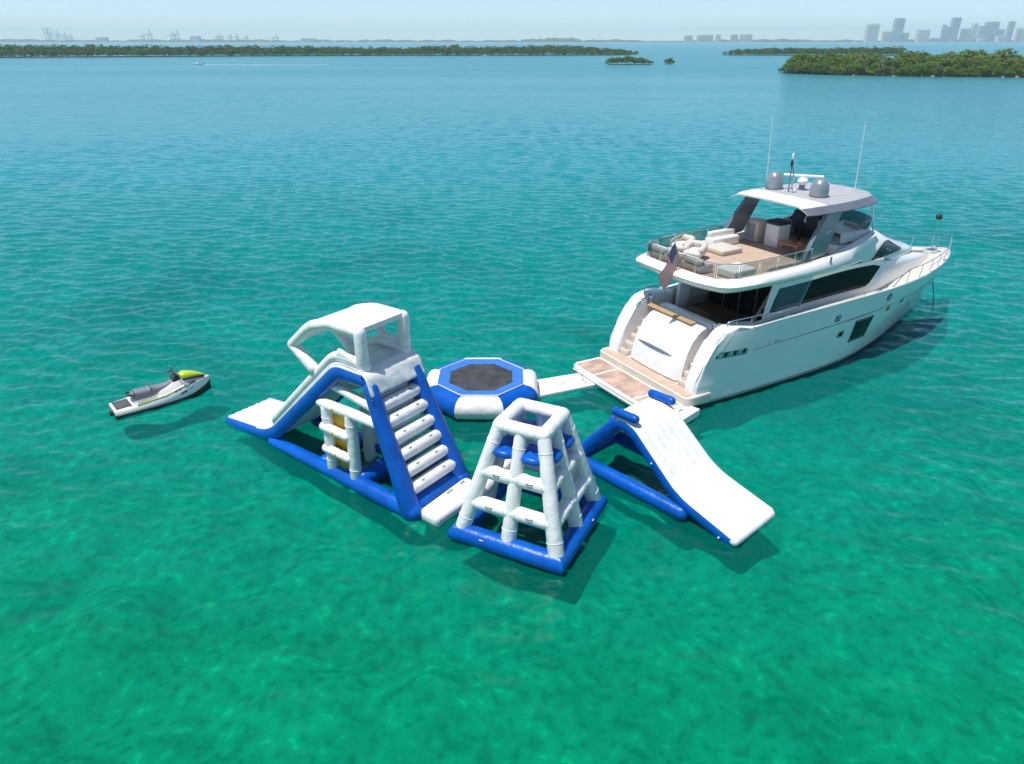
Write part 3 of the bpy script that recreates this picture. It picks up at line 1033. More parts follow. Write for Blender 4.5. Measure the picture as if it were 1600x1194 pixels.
    # electronics on the hardtop
    for (dx, dy, r) in ((9.75, 1.42, 0.40), (9.95, -0.92, 0.41)):
        prof = [(r * .80, 7.55), (r * .82, 7.66), (r * .98, 7.72), (r, 7.9), (r * .98, 8.08), (r * .86, 8.26), (r * .62, 8.40), (r * .32, 8.47), (0.01, 8.49)]
        def dm(u, w, prof=prof, dx=dx, dy=dy):
            q = w * (len(prof) - 1); i = min(int(q), len(prof) - 2); t = q - i
            rr = prof[i][0] * (1 - t) + prof[i + 1][0] * t; z = prof[i][1] * (1 - t) + prof[i + 1][1] * t
            return (dx + rr * math.cos(6.28319 * u), dy + rr * math.sin(6.28319 * u), z)
        d = MB().add(*grid(dm, 24, 25, True)).build('satellite_dome', 'dome_grey', Y)
        MB().add(*tube([(dx + r * .995 * math.cos(a), dy + r * .995 * math.sin(a), 7.76) for a in np.linspace(0, 6.283, 24, endpoint=False)], .012, 5, closed=True)).build('dome_seam', 'grey_metal', d)
    # open array radar
    rd = MB().add(*tube([(10.5, .45, 7.55), (10.5, .45, 7.95)], [0.16, 0.13], 12, 'flat')).build('radar_pedestal', 'grey_metal', Y)
    MB().add(*sphere((10.5, .45, 8.10), 0.25, 16, 10, (1, 1, .75))).build('radar_motor', 'gelcoat', rd)
    MB().add(*rbox((10.5, .45, 8.34), (0.14, 1.75, 0.13), 0.05, 3, Matrix.Rotation(R(38), 4, 'Z'))).build('radar_scanner', 'gelcoat', rd)
    # light mast
    ms = MB().add(*tube([(9.6, .45, 7.55), (9.55, .45, 9.25)], 0.030, 8)).add(*tube([(9.8, .45, 7.55), (9.75, .45, 8.6), (9.56, .45, 8.9)], 0.022, 8)).build('light_mast', 'grey_metal', Y)
    MB().add(*tube([(9.55, .45, 9.2), (9.55, .45, 9.36)], 0.055, 10)).build('mast_light', 'gelcoat', ms)
    MB().add(*tube([(9.54, .45, 8.9), (9.54, .45, 9.05)], 0.06, 10)).build('mast_lamp', 'rubber', ms)
    MB().add(*tube([(9.58, .30, 8.45), (9.5, .22, 8.0)], 0.04, 8)).build('horn', 'chrome', ms)
    MB().add(*sphere((9.7, .25, 7.78), 0.12, 12, 8)).build('camera_pod', 'gelcoat', ms)
    MB().add(*tube([(12.3, .55, 7.5), (12.3, .55, 7.72)], .06, 10, 'flat')).add(*sphere((12.3, .55, 7.80), 0.20, 14, 8, (1, 1, .5))).build('gps_antenna', 'gelcoat', Y)
    for (ax, ay) in ((9.95, 2.05), (12.6, -0.85)):
        MB().add(*tube([(ax, ay, 7.4), (ax - .10, ay, 9.0), (ax - .24, ay, 10.75)], [0.03, 0.02, 0.012], 6)).build('whip_antenna', 'gelcoat', Y)

    # ---------------- flybridge rail: stanchions, glass panels and top rail
    base = [(x, y) for x, y in fly_outline(0.33)]
    no = len(base)
    aft = [p for p in base if p[0] < 8.2]
    order = sorted(aft, key=lambda p: math.atan2(p[1], -(p[0] - 5.5)))
    def rs(path, step):
        out = [Vector((*path[0], 0))]; acc = 0
        P_ = [Vector((*p, 0)) for p in path]
        tot = sum((b - a).length for a, b in zip(P_, P_[1:])); nn = max(2, round(tot / step)); L = tot / nn
        res = [P_[0]]; need = L; 
        for a, b in zip(P_, P_[1:]):
            d = (b - a).length; pos = 0
            while d - pos >= need - 1e-6:
                pos += need; res.append(a.lerp(b, pos / d)); need = L
            need -= (d - pos)
        return res
    # true outline order: starboard side, round the stern, port side
    stbd = sorted([p for p in aft if p[1] < 0], key=lambda p: -p[0] if abs(p[1]) > 2.0 else 100 - p[1])
    seq = [(8.0, -(W2(8) - .33)), (5.2, -(W2(5.2) - .33)), (4.0, -2.50), (3.45, -2.42), (3.05, -2.1), (2.86, -1.2), (2.80, 0), (2.80, 1.2), (2.86, 2.1), (3.2, 2.46), (4.0, 2.52), (5.2, W2(5.2) - .33), (8.0, W2(8) - .33)]
    pts = rs(seq, 1.05)
    for i, p in enumerate(pts):
        z = rim_z(p.x)
        MB().add(*tube([(p.x, p.y, z - .02), (p.x, p.y, z + 0.62)], 0.020, 6)).build('rail_stanchion', 'chrome', Y)
        if i:
            q = pts[i - 1]; a = q.lerp(p, .06); b = q.lerp(p, .94)
            d = (b - a).normalized(); nrm = Vector((-d.y, d.x, 0)) * 0.006
            za, zb = rim_z(a.x), rim_z(b.x)
            vv = [(a.x + s * nrm.x, a.y + s * nrm.y, za + h) for s in (-1, 1) for h in (.05, .58)] + [(b.x + s * nrm.x, b.y + s * nrm.y, zb + h) for s in (-1, 1) for h in (.05, .58)]
            ff = [(0, 1, 5, 4), (2, 6, 7, 3), (0, 2, 3, 1), (4, 5, 7, 6), (1, 3, 7, 5), (0, 4, 6, 2)]
            MB().add(vv, ff).build('rail_glass_panel', 'rail_glass', Y, smooth=False)
    MB().add(*tube([(p.x, p.y, rim_z(p.x) + .62) for p in pts], 0.024, 8)).build('fly_handrail', 'chrome', Y)

    # ---------------- flybridge fixed furniture
    z0 = 5.11
    fs = MB()
    fs.add(*rbox((3.62, .75, z0 + .20), (0.75, 3.3, 0.40), 0.10, 3))
    s1 = fs.build('aft_sofa', 'beige_fabric', Y)
    for k in range(3):
        MB().add(*rbox((3.36, 1.85 - 1.1 * k, z0 + .44), (0.28, 1.06, 0.34), 0.11, 3)).build('back_cushion', 'beige_fabric', s1)
    MB().add(*rbox((6.75, 1.30, z0 + .12), (1.3, 1.3, 0.24), 0.07, 3)).build('sun_pad', 'beige_fabric', Y)
    s2 = MB().add(*rbox((7.6, 2.18, z0 + .22), (1.8, .55, 0.44), 0.08, 3)).build('port_locker', 'gelcoat', Y)
    MB().add(*rbox((7.6, 2.30, z0 + .54), (1.7, .24, 0.36), 0.10, 3)).build('locker_back', 'white_fabric', s2)
    # coaming upholstery to starboard with grab rails
    MB().add(*rbox((6.9, -2.33, z0 + .18), (2.6, .18, 0.34), 0.07, 3)).build('coaming_pad', 'beige_fabric', Y)
    for k in range(4):
        x = 7.1 + .36 * k
        MB().add(*tube(roundpath([(x, -2.36, 5.34), (x + .12, -2.36, 5.62), (x + .30, -2.36, 5.62), (x + .28, -2.36, 5.38)], .06), .016, 6)).build('grab_rail', 'chrome', Y)
    # bar units, port side
    b1 = MB().add(*rbox((9.65, 2.0, z0 + .52), (.75, .85, 1.04), 0.05, 3)).build('bar_unit', 'gelcoat_cream', Y)
    MB().add(*tube([(9.26, 1.80, z0 + .2), (9.26, 1.80, z0 + .85), (9.26, 2.2, z0 + .85), (9.26, 2.2, z0 + .2)], .022, 6, closed=True)).build('fridge_frame', 'chrome', b1)
    MB().add(*rbox((9.265, 2.0, z0 + .52), (.02, .36, .6), .005, 1)).build('fridge_door', 'top_grey', b1)
    b2 = MB().add(*rbox((9.75, .80, z0 + .52), (.80, .80, 1.04), 0.04, 3)).build('grill_cabinet', 'gelcoat', Y)
    MB().add(*rbox((9.75, .80, z0 + 1.13), (.84, .84, .18), 0.08, 3)).build('grill_cover', 'navy_cover', b2)
    # helm seats, console, forward sofa
    for (hx_, hy_) in ((11.5, .9), (11.5, .1)):
        s = MB().add(*rbox((hx_, hy_, z0 + .75), (.6, .6, .22), .09, 3)).build('helm_seat', 'navy_cover', Y)
        MB().add(*rbox((hx_ - .28, hy_, z0 + 1.12), (.2, .58, .72), .09, 3)).build('seat_back', 'navy_cover', s)
        MB().add(*tube([(hx_, hy_, z0), (hx_, hy_, z0 + .7)], .09, 10, 'flat')).build('seat_post', 'rubber', s)
    c_ = MB().add(*prism([(12.2, z0), (13.0, z0), (13.0, z0 + 1.1), (12.7, z0 + 1.2), (12.2, z0 + .8)], -.2, 1.8, .05, 2)).build('helm_console', 'navy_cover', Y)
    MB().add(*rbox((12.42, .8, z0 + 1.02), (.05, 1.2, .28), .02, 1, Matrix.Rotation(R(-35), 4, 'Y'))).build('instrument_panel', 'tinted_glass', c_)
    MB().add(*tube([(12.15 + .05 * math.sin(a), 1.0 + .2 * math.cos(a), z0 + .95 + .2 * math.sin(a)) for a in np.linspace(0, 6.283, 16, endpoint=False)], .018, 6, closed=True)).build('steering_wheel', 'chrome', c_)
    sf = MB().add(*rbox((11.6, -1.45, z0 + .24), (2.1, 1.0, .48), .08, 3)).build('forward_sofa', 'gelcoat', Y)
    MB().add(*rbox((11.6, -1.40, z0 + .54), (2.0, .9, .14), .06, 3)).build('seat_cushion', 'grey_fabric', sf)
    MB().add(*rbox((11.7, -1.92, z0 + .80), (1.9, .22, .50), .09, 3)).build('back_cushion', 'white_fabric', sf)
    MB().add(*rbox((12.62, -1.2, z0 + .82), (.22, 1.2, .52), .09, 3)).build('end_cushion', 'grey_fabric', sf)
    # venturi screen round the front of the flybridge
    def vs(u, w):
        a = R(-88) + R(176) * u
        x = 11.8 + 1.55 * math.cos(a) ** .7 if math.cos(a) > 0 else 11.8
        y = -2.02 * math.sin(a)
        z = 5.82 + .62 * w + .1 * math.cos(a)
        return (x + .38 * w, y * (1 - .05 * w), z)
    MB().add(*grid(vs, 40, 4)).build('venturi_screen', 'smoke_glass', Y)
    MB().add(*tube([vs(i / 39, 1) for i in range(40)], .02, 6)).build('screen_rail', 'chrome', Y)

    # ---------------- fore deck and bow rails
    sp = MB().add(*rbox((19.4, 0, 3.86), (1.5, 1.3, .12), .05, 3, Matrix.Rotation(R(9), 4, 'Y'))).build('bow_sunpad', 'white_fabric', Y)
    MB().add(*rbox((21.9, 0, 3.36), (.55, .40, .22), .05, 2)).add(*tube([(22.1, .0, 3.45), (22.1, 0, 3.62)], .12, 12, 'flat')).build('windlass', 'chrome', Y)
    for sd in (-1, 1):
        rail = []
        xsr = np.linspace(13.9, 23.2, 16)
        for i, x in enumerate(xsr):
            h = 0.62 * min(1, max(0.0, (x - 13.9) / 1.1)) ** .7
            rail.append((x, sd * max(.04, deck_ring(x, 0.08, 3.3)), sheer(x) + .05 + h))
        if sd < 0:
            rail.append((23.62, 0, 3.26 + .72))
        else:
            rail.append((23.6, 0.02, 3.26 + .715))
        MB().add(*tube(rail, .022, 7)).build('bow_rail', 'chrome', Y)
        mid = [(x, y, z - .30) for x, y, z in rail[6:]]
        MB().add(*tube(mid, .012, 6)).build('lower_rail', 'chrome', Y)
        for x in np.linspace(15.2, 23.0, 7):
            yb = sd * max(.04, deck_ring(x, 0.08, 3.3))
            MB().add(*tube([(x - .10, yb, sheer(x) + .02), (x, yb, sheer(x) + .66)], .017, 6)).build('rail_post', 'chrome', Y)
        # low rail along the side deck
        low = [(x, sd * deck_ring(x, .07, 3.3), sheer(x) + .19) for x in np.linspace(5.0, 13.4, 16)]
        MB().add(*tube(low, .018, 6)).build('side_rail', 'chrome', Y)
        for x in np.linspace(5.0, 13.4, 11):
            yb = sd * deck_ring(x, .07, 3.3)
            MB().add(*tube([(x, yb, sheer(x) + .02), (x, yb, sheer(x) + .19)], .014, 6)).build('rail_post', 'chrome', Y)
        for x in (6.6, 12.9, 20.4):
            yb = sd * deck_ring(x, .09, 3.3)
            MB().add(*tube([(x - .16, yb, sheer(x) + .09), (x + .16, yb, sheer(x) + .09)], .022, 6)).add(*tube([(x, yb, sheer(x) + .02), (x, yb, sheer(x) + .09)], .03, 6)).build('cleat', 'chrome', Y)
    MB().add(*tube([(21.75, 0, 3.3), (21.78, 0, 5.1)], .012, 6)).build('bow_staff', 'chrome', Y)
    MB().add(*tube([(22.62, -.12, 1.5), (22.8, -.25, .8), (23.05, -.35, -.3)], .025, 6)).build('anchor_line', 'rubber', Y)
    return Y


YACHT = build_yacht()


def yloc(x, y, z):
    c, s = math.cos(YRZ), math.sin(YRZ)
    return (YX + x * c - y * s, YY + x * s + y * c, z)


def build_yacht_things():
    # anchor ball on the bow staff
    o = thing('anchor_ball', 'small black round day shape on a thin staff above the yacht bow', 'ball', yloc(21.78, 0, 5.08), YRZ)
    MB().add(*sphere((0, 0, .17), .17, 14, 10)).build('shell', 'rubber', o)
    MB().add(*tube([(0, 0, -.02), (0, 0, .02)], .05, 8, 'flat')).build('collar', 'chrome', o)
    # ensign
    F = thing('flag', 'american flag hanging from a raked staff at the yacht stern', 'flag', yloc(2.95, -.05, 5.2), YRZ + R(8))
    MB().add(*tube([(0.1, 0, 0), (-.62, 0, 1.28)], .022, 8)).build('flag_staff', 'chrome', F)
    MB().add(*sphere((-.64, 0, 1.31), .045, 10, 8)).build('finial', 'chrome', F)
    top = Vector((-.60, 0, 1.25)); hoist_d = Vector((.45, 0, -.80)).normalized()
    NX, NY = 26, 13
    def fp(i, j):
        u, w = i / NX, j / NY
        h = 1.0
        p = top + hoist_d * (h * w)
        # fly droops down and back in soft folds
        L = 1.75 * u
        p = p + Vector((-.34 * L, .10 * L + 0.09 * math.sin(u * 8 + w * 1.2) * u ** .5, -.86 * L + .10 * w * L))
        p.x += 0.04 * math.sin(u * 7.5 + w * 2.0) * u
        return p
    v = [fp(i, j) for j in range(NY + 1) for i in range(NX + 1)]
    f = []; mi = []
    for j in range(NY):
        for i in range(NX):
            f.append((j * (NX + 1) + i, j * (NX + 1) + i + 1, (j + 1) * (NX + 1) + i + 1, (j + 1) * (NX + 1) + i))
            mi.append(2 if (i < 10 and j < 7) else (1 if j % 2 == 0 else 0))
    mb = MB().add(v, f); mb.m = mi
    c = mb.build('cloth', ['flag_white', 'flag_red', 'flag_blue'], F, angle=80)
    md = c.modifiers.new('thickness', 'SOLIDIFY'); md.thickness = .006
    # stars
    sb = MB()
    for rj in range(9):
        for ci in range(6 if rj % 2 == 0 else 5):
            iu = (0.9 + ci * 1.65 + (0.82 if rj % 2 else 0)); jv = 0.5 + rj * .74
            p = fp(iu, jv); du = (fp(iu + .1, jv) - p).normalized(); dv = (fp(iu, jv + .1) - p).normalized()
            nrm = du.cross(dv).normalized()
            for s in (-1, 1):
                q = [p + nrm * (s * .007) + (du * math.cos(a) + dv * math.sin(a)) * (.026 if k % 2 == 0 else .011) for k, a in enumerate(np.linspace(0, 6.283, 10, endpoint=False))]
                sb.add(q, [tuple(range(10))])
    sb.build('stars', 'flag_white', c, smooth=False)
    # loose furniture on the flybridge
    z = 5.115
    t = thing('coffee_table', 'low varnished orange wood table on the flybridge deck', 'table', yloc(9.35, -.55, z), YRZ)
    MB().add(*rbox((0, 0, .47), (.95, 1.15, .06), .025, 3)).build('table_top', 'varnished_wood', t)
    MB().add(*rbox((0, 0, .42), (.80, 1.0, .05), .01)).build('apron', 'varnished_wood', t)
    for sx in (-.34, .34):
        for sy in (-.44, .44):
            MB().add(*tube([(sx, sy, 0), (sx, sy, .41)], .03, 8, 'flat')).build('leg', 'varnished_wood', t)
    p = thing('pouf', 'square white covered pouf at the starboard aft corner of the flybridge', 'pouf', yloc(4.45, -1.72, z), YRZ)
    MB().add(*rbox((0, 0, .19), (1.25, 1.05, .38), .09, 4)).build('body', 'white_fabric', p)
    MB().add(*tube([(sx * .60, sy * .50, .30) for sx, sy in ((-1, -1), (1, -1), (1, 1), (-1, 1))], .012, 6, closed=True)).build('piping', 'beige_fabric', p)
    for (x, y, rz, lab) in ((4.85, 1.15, R(25), 'rounded white lounge chair nearest the port aft corner of the flybridge'), (5.15, 2.28, R(5), 'rounded white lounge chair forward of the other one on the port side')):
        ch = thing('lounge_chair', lab, 'chair', yloc(x, y, z), YRZ + rz, 'lounge chairs on the flybridge')
        MB().add(*rbox((0, 0, .26), (.90, .86, .32), .15, 5)).build('seat', 'white_fabric', ch)
        MB().add(*tube(roundpath([(-.25, -.36, .42), (.1, -.38, .50), (.34, -.30, .58), (.34, .30, .58), (.1, .38, .50), (-.25, .36, .42)], .25), .14, 14)).build('backrest', 'beige_fabric', ch)
        for a in (45, 135, 225, 315):
            MB().add(*tube([(.28 * math.cos(R(a)), .28 * math.sin(R(a)), 0), (.26 * math.cos(R(a)), .26 * math.sin(R(a)), .12)], .025, 6, 'flat')).build('leg', 'grey_metal', ch)


build_yacht_things()

# ------------------------------------------------------------------ inflatables


def seams(pts, rad, at=(.12, .88)):
    """Narrow welded seam bands standing proud of a straight tube."""
    a, b = Vector(pts[0]), Vector(pts[-1])
    d = (b - a).normalized()
    u = d.orthogonal().normalized(); w = d.cross(u)
    out = MB()
    for t in at:
        r = (rad[0] + (rad[-1] - rad[0]) * t if isinstance(rad, (list, tuple)) else rad) + .002
        c = a.lerp(b, t)
        out.add(*tube([c + (u * math.cos(q) + w * math.sin(q)) * r for q in np.linspace(0, 6.2832, 22, endpoint=False)], .011, 5, closed=True))
    return out.v, out.f


def stube(pts, rad, n=14, cap='round', at=(.14, .86)):
    v, f = tube(pts, rad, n, cap)
    v2, f2 = seams(pts, rad, at)
    o = len(v)
    return list(v) + list(v2), list(f) + [tuple(i + o for i in q) for q in f2]


def sweep_slab(path, ys, thick, lobes=0, crown=0.03, hwf=None):
    """Slab following an (x, z) path; ys half width; lobed top like an I-beam panel."""
    NYs = 43
    N = len(path)
    P = [Vector((x, 0, z)) for x, z in path]
    nrm = []
    for i in range(N):
        t = (P[min(i + 1, N - 1)] - P[max(i - 1, 0)]).normalized()
        nn = Vector((-t.z, 0, t.x))
        if nn.z < 0: nn = -nn
        nrm.append(nn)
    v = []; f = []
    for lvl in (0, 1):
        for i in range(N):
            hw = hwf(i / (N - 1)) if hwf else ys
            for k in range(NYs):
                w = -1 + 2 * k / (NYs - 1)
                e = abs(w)
                edge = math.sqrt(max(0, 1 - max(0, (e - 0.93) / 0.07) ** 2))
                lob = crown * abs(math.sin(math.pi * lobes * (w + 1) / 2)) ** .6 if lobes else 0
                if lvl == 0:
                    off = lob * edge - (thick / 2) * (1 - edge)
                else:
                    off = -thick - lob * edge * .8 + (thick / 2) * (1 - edge)
                p = P[i] + nrm[i] * off
                v.append((p.x, w * hw, p.z))
    S = N * NYs
    for i in range(N - 1):
        for k in range(NYs - 1):
            a = i * NYs + k
            f.append((a, a + 1, a + NYs + 1, a + NYs))
            f.append((S + a, S + a + NYs, S + a + NYs + 1, S + a + 1))
        for k in (0, NYs - 1):
            a = i * NYs + k
            f.append((a, a + NYs, S + a + NYs, S + a))
    for i in (0, N - 1):
        for k in range(NYs - 1):
            a = i * NYs + k
            f.append((a, a + 1, S + a + 1, S + a))
    return v, f


def smooth_path(pts, r, k=6):
    return [(p.x, p.z) for p in roundpath([(x, 0, z) for x, z in pts], r, k)]


def handle(c, d, up, L=0.16, r=0.016):
    """Small webbing grip: an arched strap."""
    c, d, up = Vector(c), Vector(d).normalized(), Vector(up).normalized()
    return tube([c - d * L, c - d * L * .6 + up * .05, c + d * L * .6 + up * .05, c + d * L], r, 6)


def wrinkle_box(c, s, bev, rot=None):
    return rbox(c, s, bev, 4, rot)


def mitred(nsides, rc, rt, zc, k, a_start, sq=.94, puff=.03, NS=20, NL=7, taper=1.0):
    """One straight segment of a polygonal ring of tube, ends cut on the mitre."""
    st = 2 * math.pi / nsides
    am = a_start + st * (k + .5)
    rad = Vector((math.cos(am), math.sin(am), 0)); tg = Vector((-math.sin(am), math.cos(am), 0))
    half = math.tan(st / 2)
    v = []; f = []
    for i in range(NL):
        s = -1 + 2 * i / (NL - 1)
        pf = 1 + puff * (1 - s ** 4)
        for j in range(NS):
            b = 2 * math.pi * j / NS
            rr = rc + rt * pf * math.cos(b)
            v.append(rad * rr + tg * (s * half * rr * .999) + Vector((0, 0, zc + rt * sq * pf * math.sin(b))))
    for i in range(NL - 1):
        for j in range(NS):
            j2 = (j + 1) % NS
            f.append((i * NS + j, i * NS + j2, (i + 1) * NS + j2, (i + 1) * NS + j))
    return v, f


def build_slide_tower():
    T = thing('inflatable_slide_tower', 'tall blue and white inflatable slide tower with white canopy and ladder of rungs', 'water slide', (-2.53, 19.84, 0), R(143.2))

    def hy(z):                                   # half width narrows upwards
        return 1.26 - 0.062 * z
    deckz = 4.52
    # floating base
    for sd in (1, -1):
        MB().add(*stube([(-.05, sd * 1.18, .22), (7.5, sd * 1.02, .12)], [.33, .22], 18)).build('base_tube', 'blue_pvc', T)
    MB().add(*stube([(.12, -1.2, .24), (.12, 1.2, .24)], .31, 18)).build('base_crossbar', 'blue_pvc', T)
    MB().add(*stube([(2.55, -.88, .34), (2.55, .88, .34)], .34, 18)).build('base_crossbar', 'blue_pvc', T)
    MB().add(*stube([(4.6, -.9, .24), (4.6, .9, .24)], .25, 18)).build('base_crossbar', 'blue_pvc', T)
    # slide: white lobed bed between blue side walls
    prof = [(1.72, deckz), (3.28, deckz), (7.75, .50), (8.35, .34), (10.45, .20)]
    path = smooth_path(prof[:2] + prof[2:], .55, 8)
    path = [(1.72, deckz), (1.92, deckz), (2.4, deckz)] + smooth_path([(2.4, deckz), (3.30, deckz), (7.72, .52), (10.45, .22)], .75, 10)[1:]
    # resample for smooth lobes
    MB().add(*sweep_slab(path, 1.0, .16, 7, .035, lambda t: 1.02 + .04 * t)).build('slide_bed', 'white_pvc', T, angle=70)
    under = [(x, z - .34) for x, z in path]
    MB().add(*sweep_slab([(x + (.10 if 3.4 < x < 8 else 0) * -1, z) for x, z in under], .9, .10, 8, .03, lambda t: .90 + .06 * t)).build('slide_underside', 'white_pvc', T, angle=70)
    for sd in (1, -1):
        # blue side wall of the slide and deck
        off = []
        for i, (x, z) in enumerate(path):
            a = Vector((*path[max(i - 1, 0)],)); b = Vector((*path[min(i + 1, len(path) - 1)],))
            t = (b - a).normalized(); nx, nz = t.y, -t.x
            if nz > 0: nx, nz = -nx, -nz
            if x < 1.75: continue
            off.append((x + nx * .27, sd * (.98 + .03 * i / len(path)), z + nz * .27))
        MB().add(*tube(off, .255, 16, 'round', flat=.62, up=(0, 0, 1))).build('side_wall', 'blue_pvc', T)
        # thin white edge welt between the wall and the bed
        welt = [(x, sd * 1.03, z - .035) for x, z in path[:-1]]
        MB().add(*tube(welt, .05, 8)).build('edge_welt', 'white_pvc', T)
        # white bolster running down the slide edge
        rail = roundpath([(1.92, sd * .86, deckz + .22), (2.35, sd * .86, deckz + .26), (3.36, sd * .86, deckz + .28), (7.25, sd * .94, 1.14)], .5, 8)
        MB().add(*tube(rail, .17, 16)).build('slide_bolster', 'white_pvc', T)
        MB().add(*tube(roundpath([(1.95, sd * .93, deckz + .06), (3.30, sd * .93, deckz + .06), (7.3, sd * .98, .96)], .5, 8), .09, 10)).build('bolster_foot', 'white_pvc', T)
        # ladder leg: blue, wider at the foot
        MB().add(*tube([(1.68, sd * .97, 4.06), (1.20, sd * 1.06, 2.9), (.55, sd * 1.13, 1.5), (.05, sd * 1.2, .22)], [.25, .27, .31, .35], 18)).build('ladder_leg', 'blue_pvc', T)
        # white side frame with steps
        if True:
            yb = sd * 1.10
            for (xp, zt) in ((3.92, 2.72), (2.72, 2.80)):
                MB().add(*stube([(xp, yb, .42), (xp, yb - sd * .03, zt)], .205, 16)).build('side_post', 'white_pvc', T)
            MB().add(*tube(roundpath([(4.95, yb - sd * .55, 2.62), (4.5, yb - sd * .22, 2.72), (3.9, yb - sd * .02, 2.86), (2.7, yb - sd * .02, 2.90), (1.35, yb - sd * .06, 2.86)], .3), [.15] + [.19] * 18 + [.16], 16)).build('side_beam', 'white_pvc', T)
            for z in (2.02, 1.16):
                st = MB().add(*stube([(4.02, yb + sd * .10, z), (2.85, yb + sd * .10, z)], .17, 16)).build('side_step', 'white_pvc', T)
                MB().add(*sphere((3.40, yb + sd * .27, z + .02), .055, 10, 8)).build('valve', 'yellow_pvc', st)
            MB().add(*prism([(2.85, .5), (3.78, .5), (3.78, 2.85), (2.85, 2.85)], *sorted((yb - sd * .16, yb - sd * .12)), .015)).build('yellow_panel', 'yellow_pvc', T)
            MB().add(*sphere((3.40, yb + sd * .18, 2.90), .055, 10, 8)).build('valve', 'yellow_pvc', T)
    # inner braces under the deck
    MB().add(*tube([(1.5, .95, 3.35), (3.9, .8, 3.55)], .16, 14)).build('inner_brace', 'white_pvc', T)
    MB().add(*tube([(1.5, -.95, 3.35), (3.9, -.8, 3.55)], .16, 14)).build('inner_brace', 'white_pvc', T)
    MB().add(*tube([(3.2, 0.0, .5), (3.2, 0.0, 2.9)], .2, 16)).build('inner_post', 'white_pvc', T)
    # skirt hanging over the ladder head
    def skirt(u, w):
        y = (-1.19 + 2.38 * u) * (1 + .02 * w)
        wr = .010 * math.sin(u * 21 + w * 5) + .008 * math.sin(u * 43 + w * 9) + .010 * math.sin(w * 9 + u * 8)
        return (1.98 - .36 * w - .22 * math.sin(min(1, w * 2.2) * 1.57) + wr * (.4 + w), y, deckz + .17 - .78 * w ** 1.15 + .05 * math.sin(w * 3.14))
    sk = MB().add(*grid(skirt, 48, 16)).build('ladder_skirt', 'white_pvc', T, angle=80)
    sk.modifiers.new('thickness', 'SOLIDIFY').thickness = .05
    # rungs with grips, sheer backing sheet behind
    rung_me = MB().add(*stube([(0, -.96, 0), (0, .96, 0)], .225, 18, 'round', (.06, .94))).mesh('rung', 'white_pvc')
    grip_me = MB().add(*handle((0, 0, 0), (0, 1, 0), (-.6, 0, .8), .075, .016)).mesh('grip', 'grey_print')
    for k in range(6):
        z = 3.42 - k * .515; x = 1.60 - k * .256
        rg_ = put('rung', rung_me, T, loc=(x - .10, 0, z))
        rg_.scale = (1, 1 + .018 * k, 1)
        for yy in (-.42, .42):
            put('grip', grip_me, rg_, loc=(-.10, yy * (1 + .1 * (k % 2)), .15))
    def sheet(u, w):
        return (1.58 - 1.25 * w + .10, -.95 + 1.9 * u, 3.75 - 2.9 * w)
    MB().add(*grid(sheet, 6, 10)).build('backing_sheet', 'mesh_sheet', T)
    MB().add(*prism([(1.60, 2.55), (1.66, 2.55), (1.95, 3.9), (1.89, 3.9)], -.95, .95)).build('backing_panel', 'white_pvc', T)
    # deck interior and canopy
    MB().add(*rbox((2.55, 0, deckz + .10), (1.3, 1.7, .08), .03)).build('deck_pad', 'white_pvc', T)
    zr = 5.86
    for sd in (1, -1):
        y = sd * .93
        roofp = roundpath([(2.0, y, zr), (3.35, y, zr), (4.38, y, 5.56), (5.50, y, 4.62)], .35, 6)
        MB().add(*tube([(2.0, y, deckz + .2), (2.0, y, zr)], .205, 16)).build('canopy_post', 'white_pvc', T)
        MB().add(*tube(roofp, .19, 14)).build('canopy_edge', 'white_pvc', T)
        MB().add(*tube([(5.50, y, 4.62), (4.55, y, 3.98)], [.19, .2], 14)).build('canopy_strut', 'white_pvc', T)
        if sd < 0:
            MB().add(*tube([(3.55, y, 5.70), (2.95, y, 4.92)], .15, 14)).build('canopy_brace', 'white_pvc', T)
        # low side wall of the deck
        MB().add(*prism([(2.05, deckz + .1), (3.3, deckz + .1), (3.1, deckz + .55), (2.05, deckz + (.62 if sd < 0 else .30))], *sorted((y - .09, y + .09)), .06, 3)).build('deck_wall', 'white_pvc', T)
    rp = [(x, z) for x, z in smooth_path([(1.90, zr + .17), (3.35, zr + .18), (4.42, 5.72), (5.52, 4.80)], .35, 6)]
    MB().add(*sweep_slab(rp, 1.04, .16, 0, .0)).build('canopy_roof', 'white_pvc', T, angle=60)
    # dark patches and valves
    for (x, z) in ((1.42, 4.0), (1.36, 3.82)):
        MB().add(*handle((x, 1.22, z), (.4, 0, -.9), (0, 1, 0), .06, .012)).build('tie_loop', 'grey_print', T)
    return T


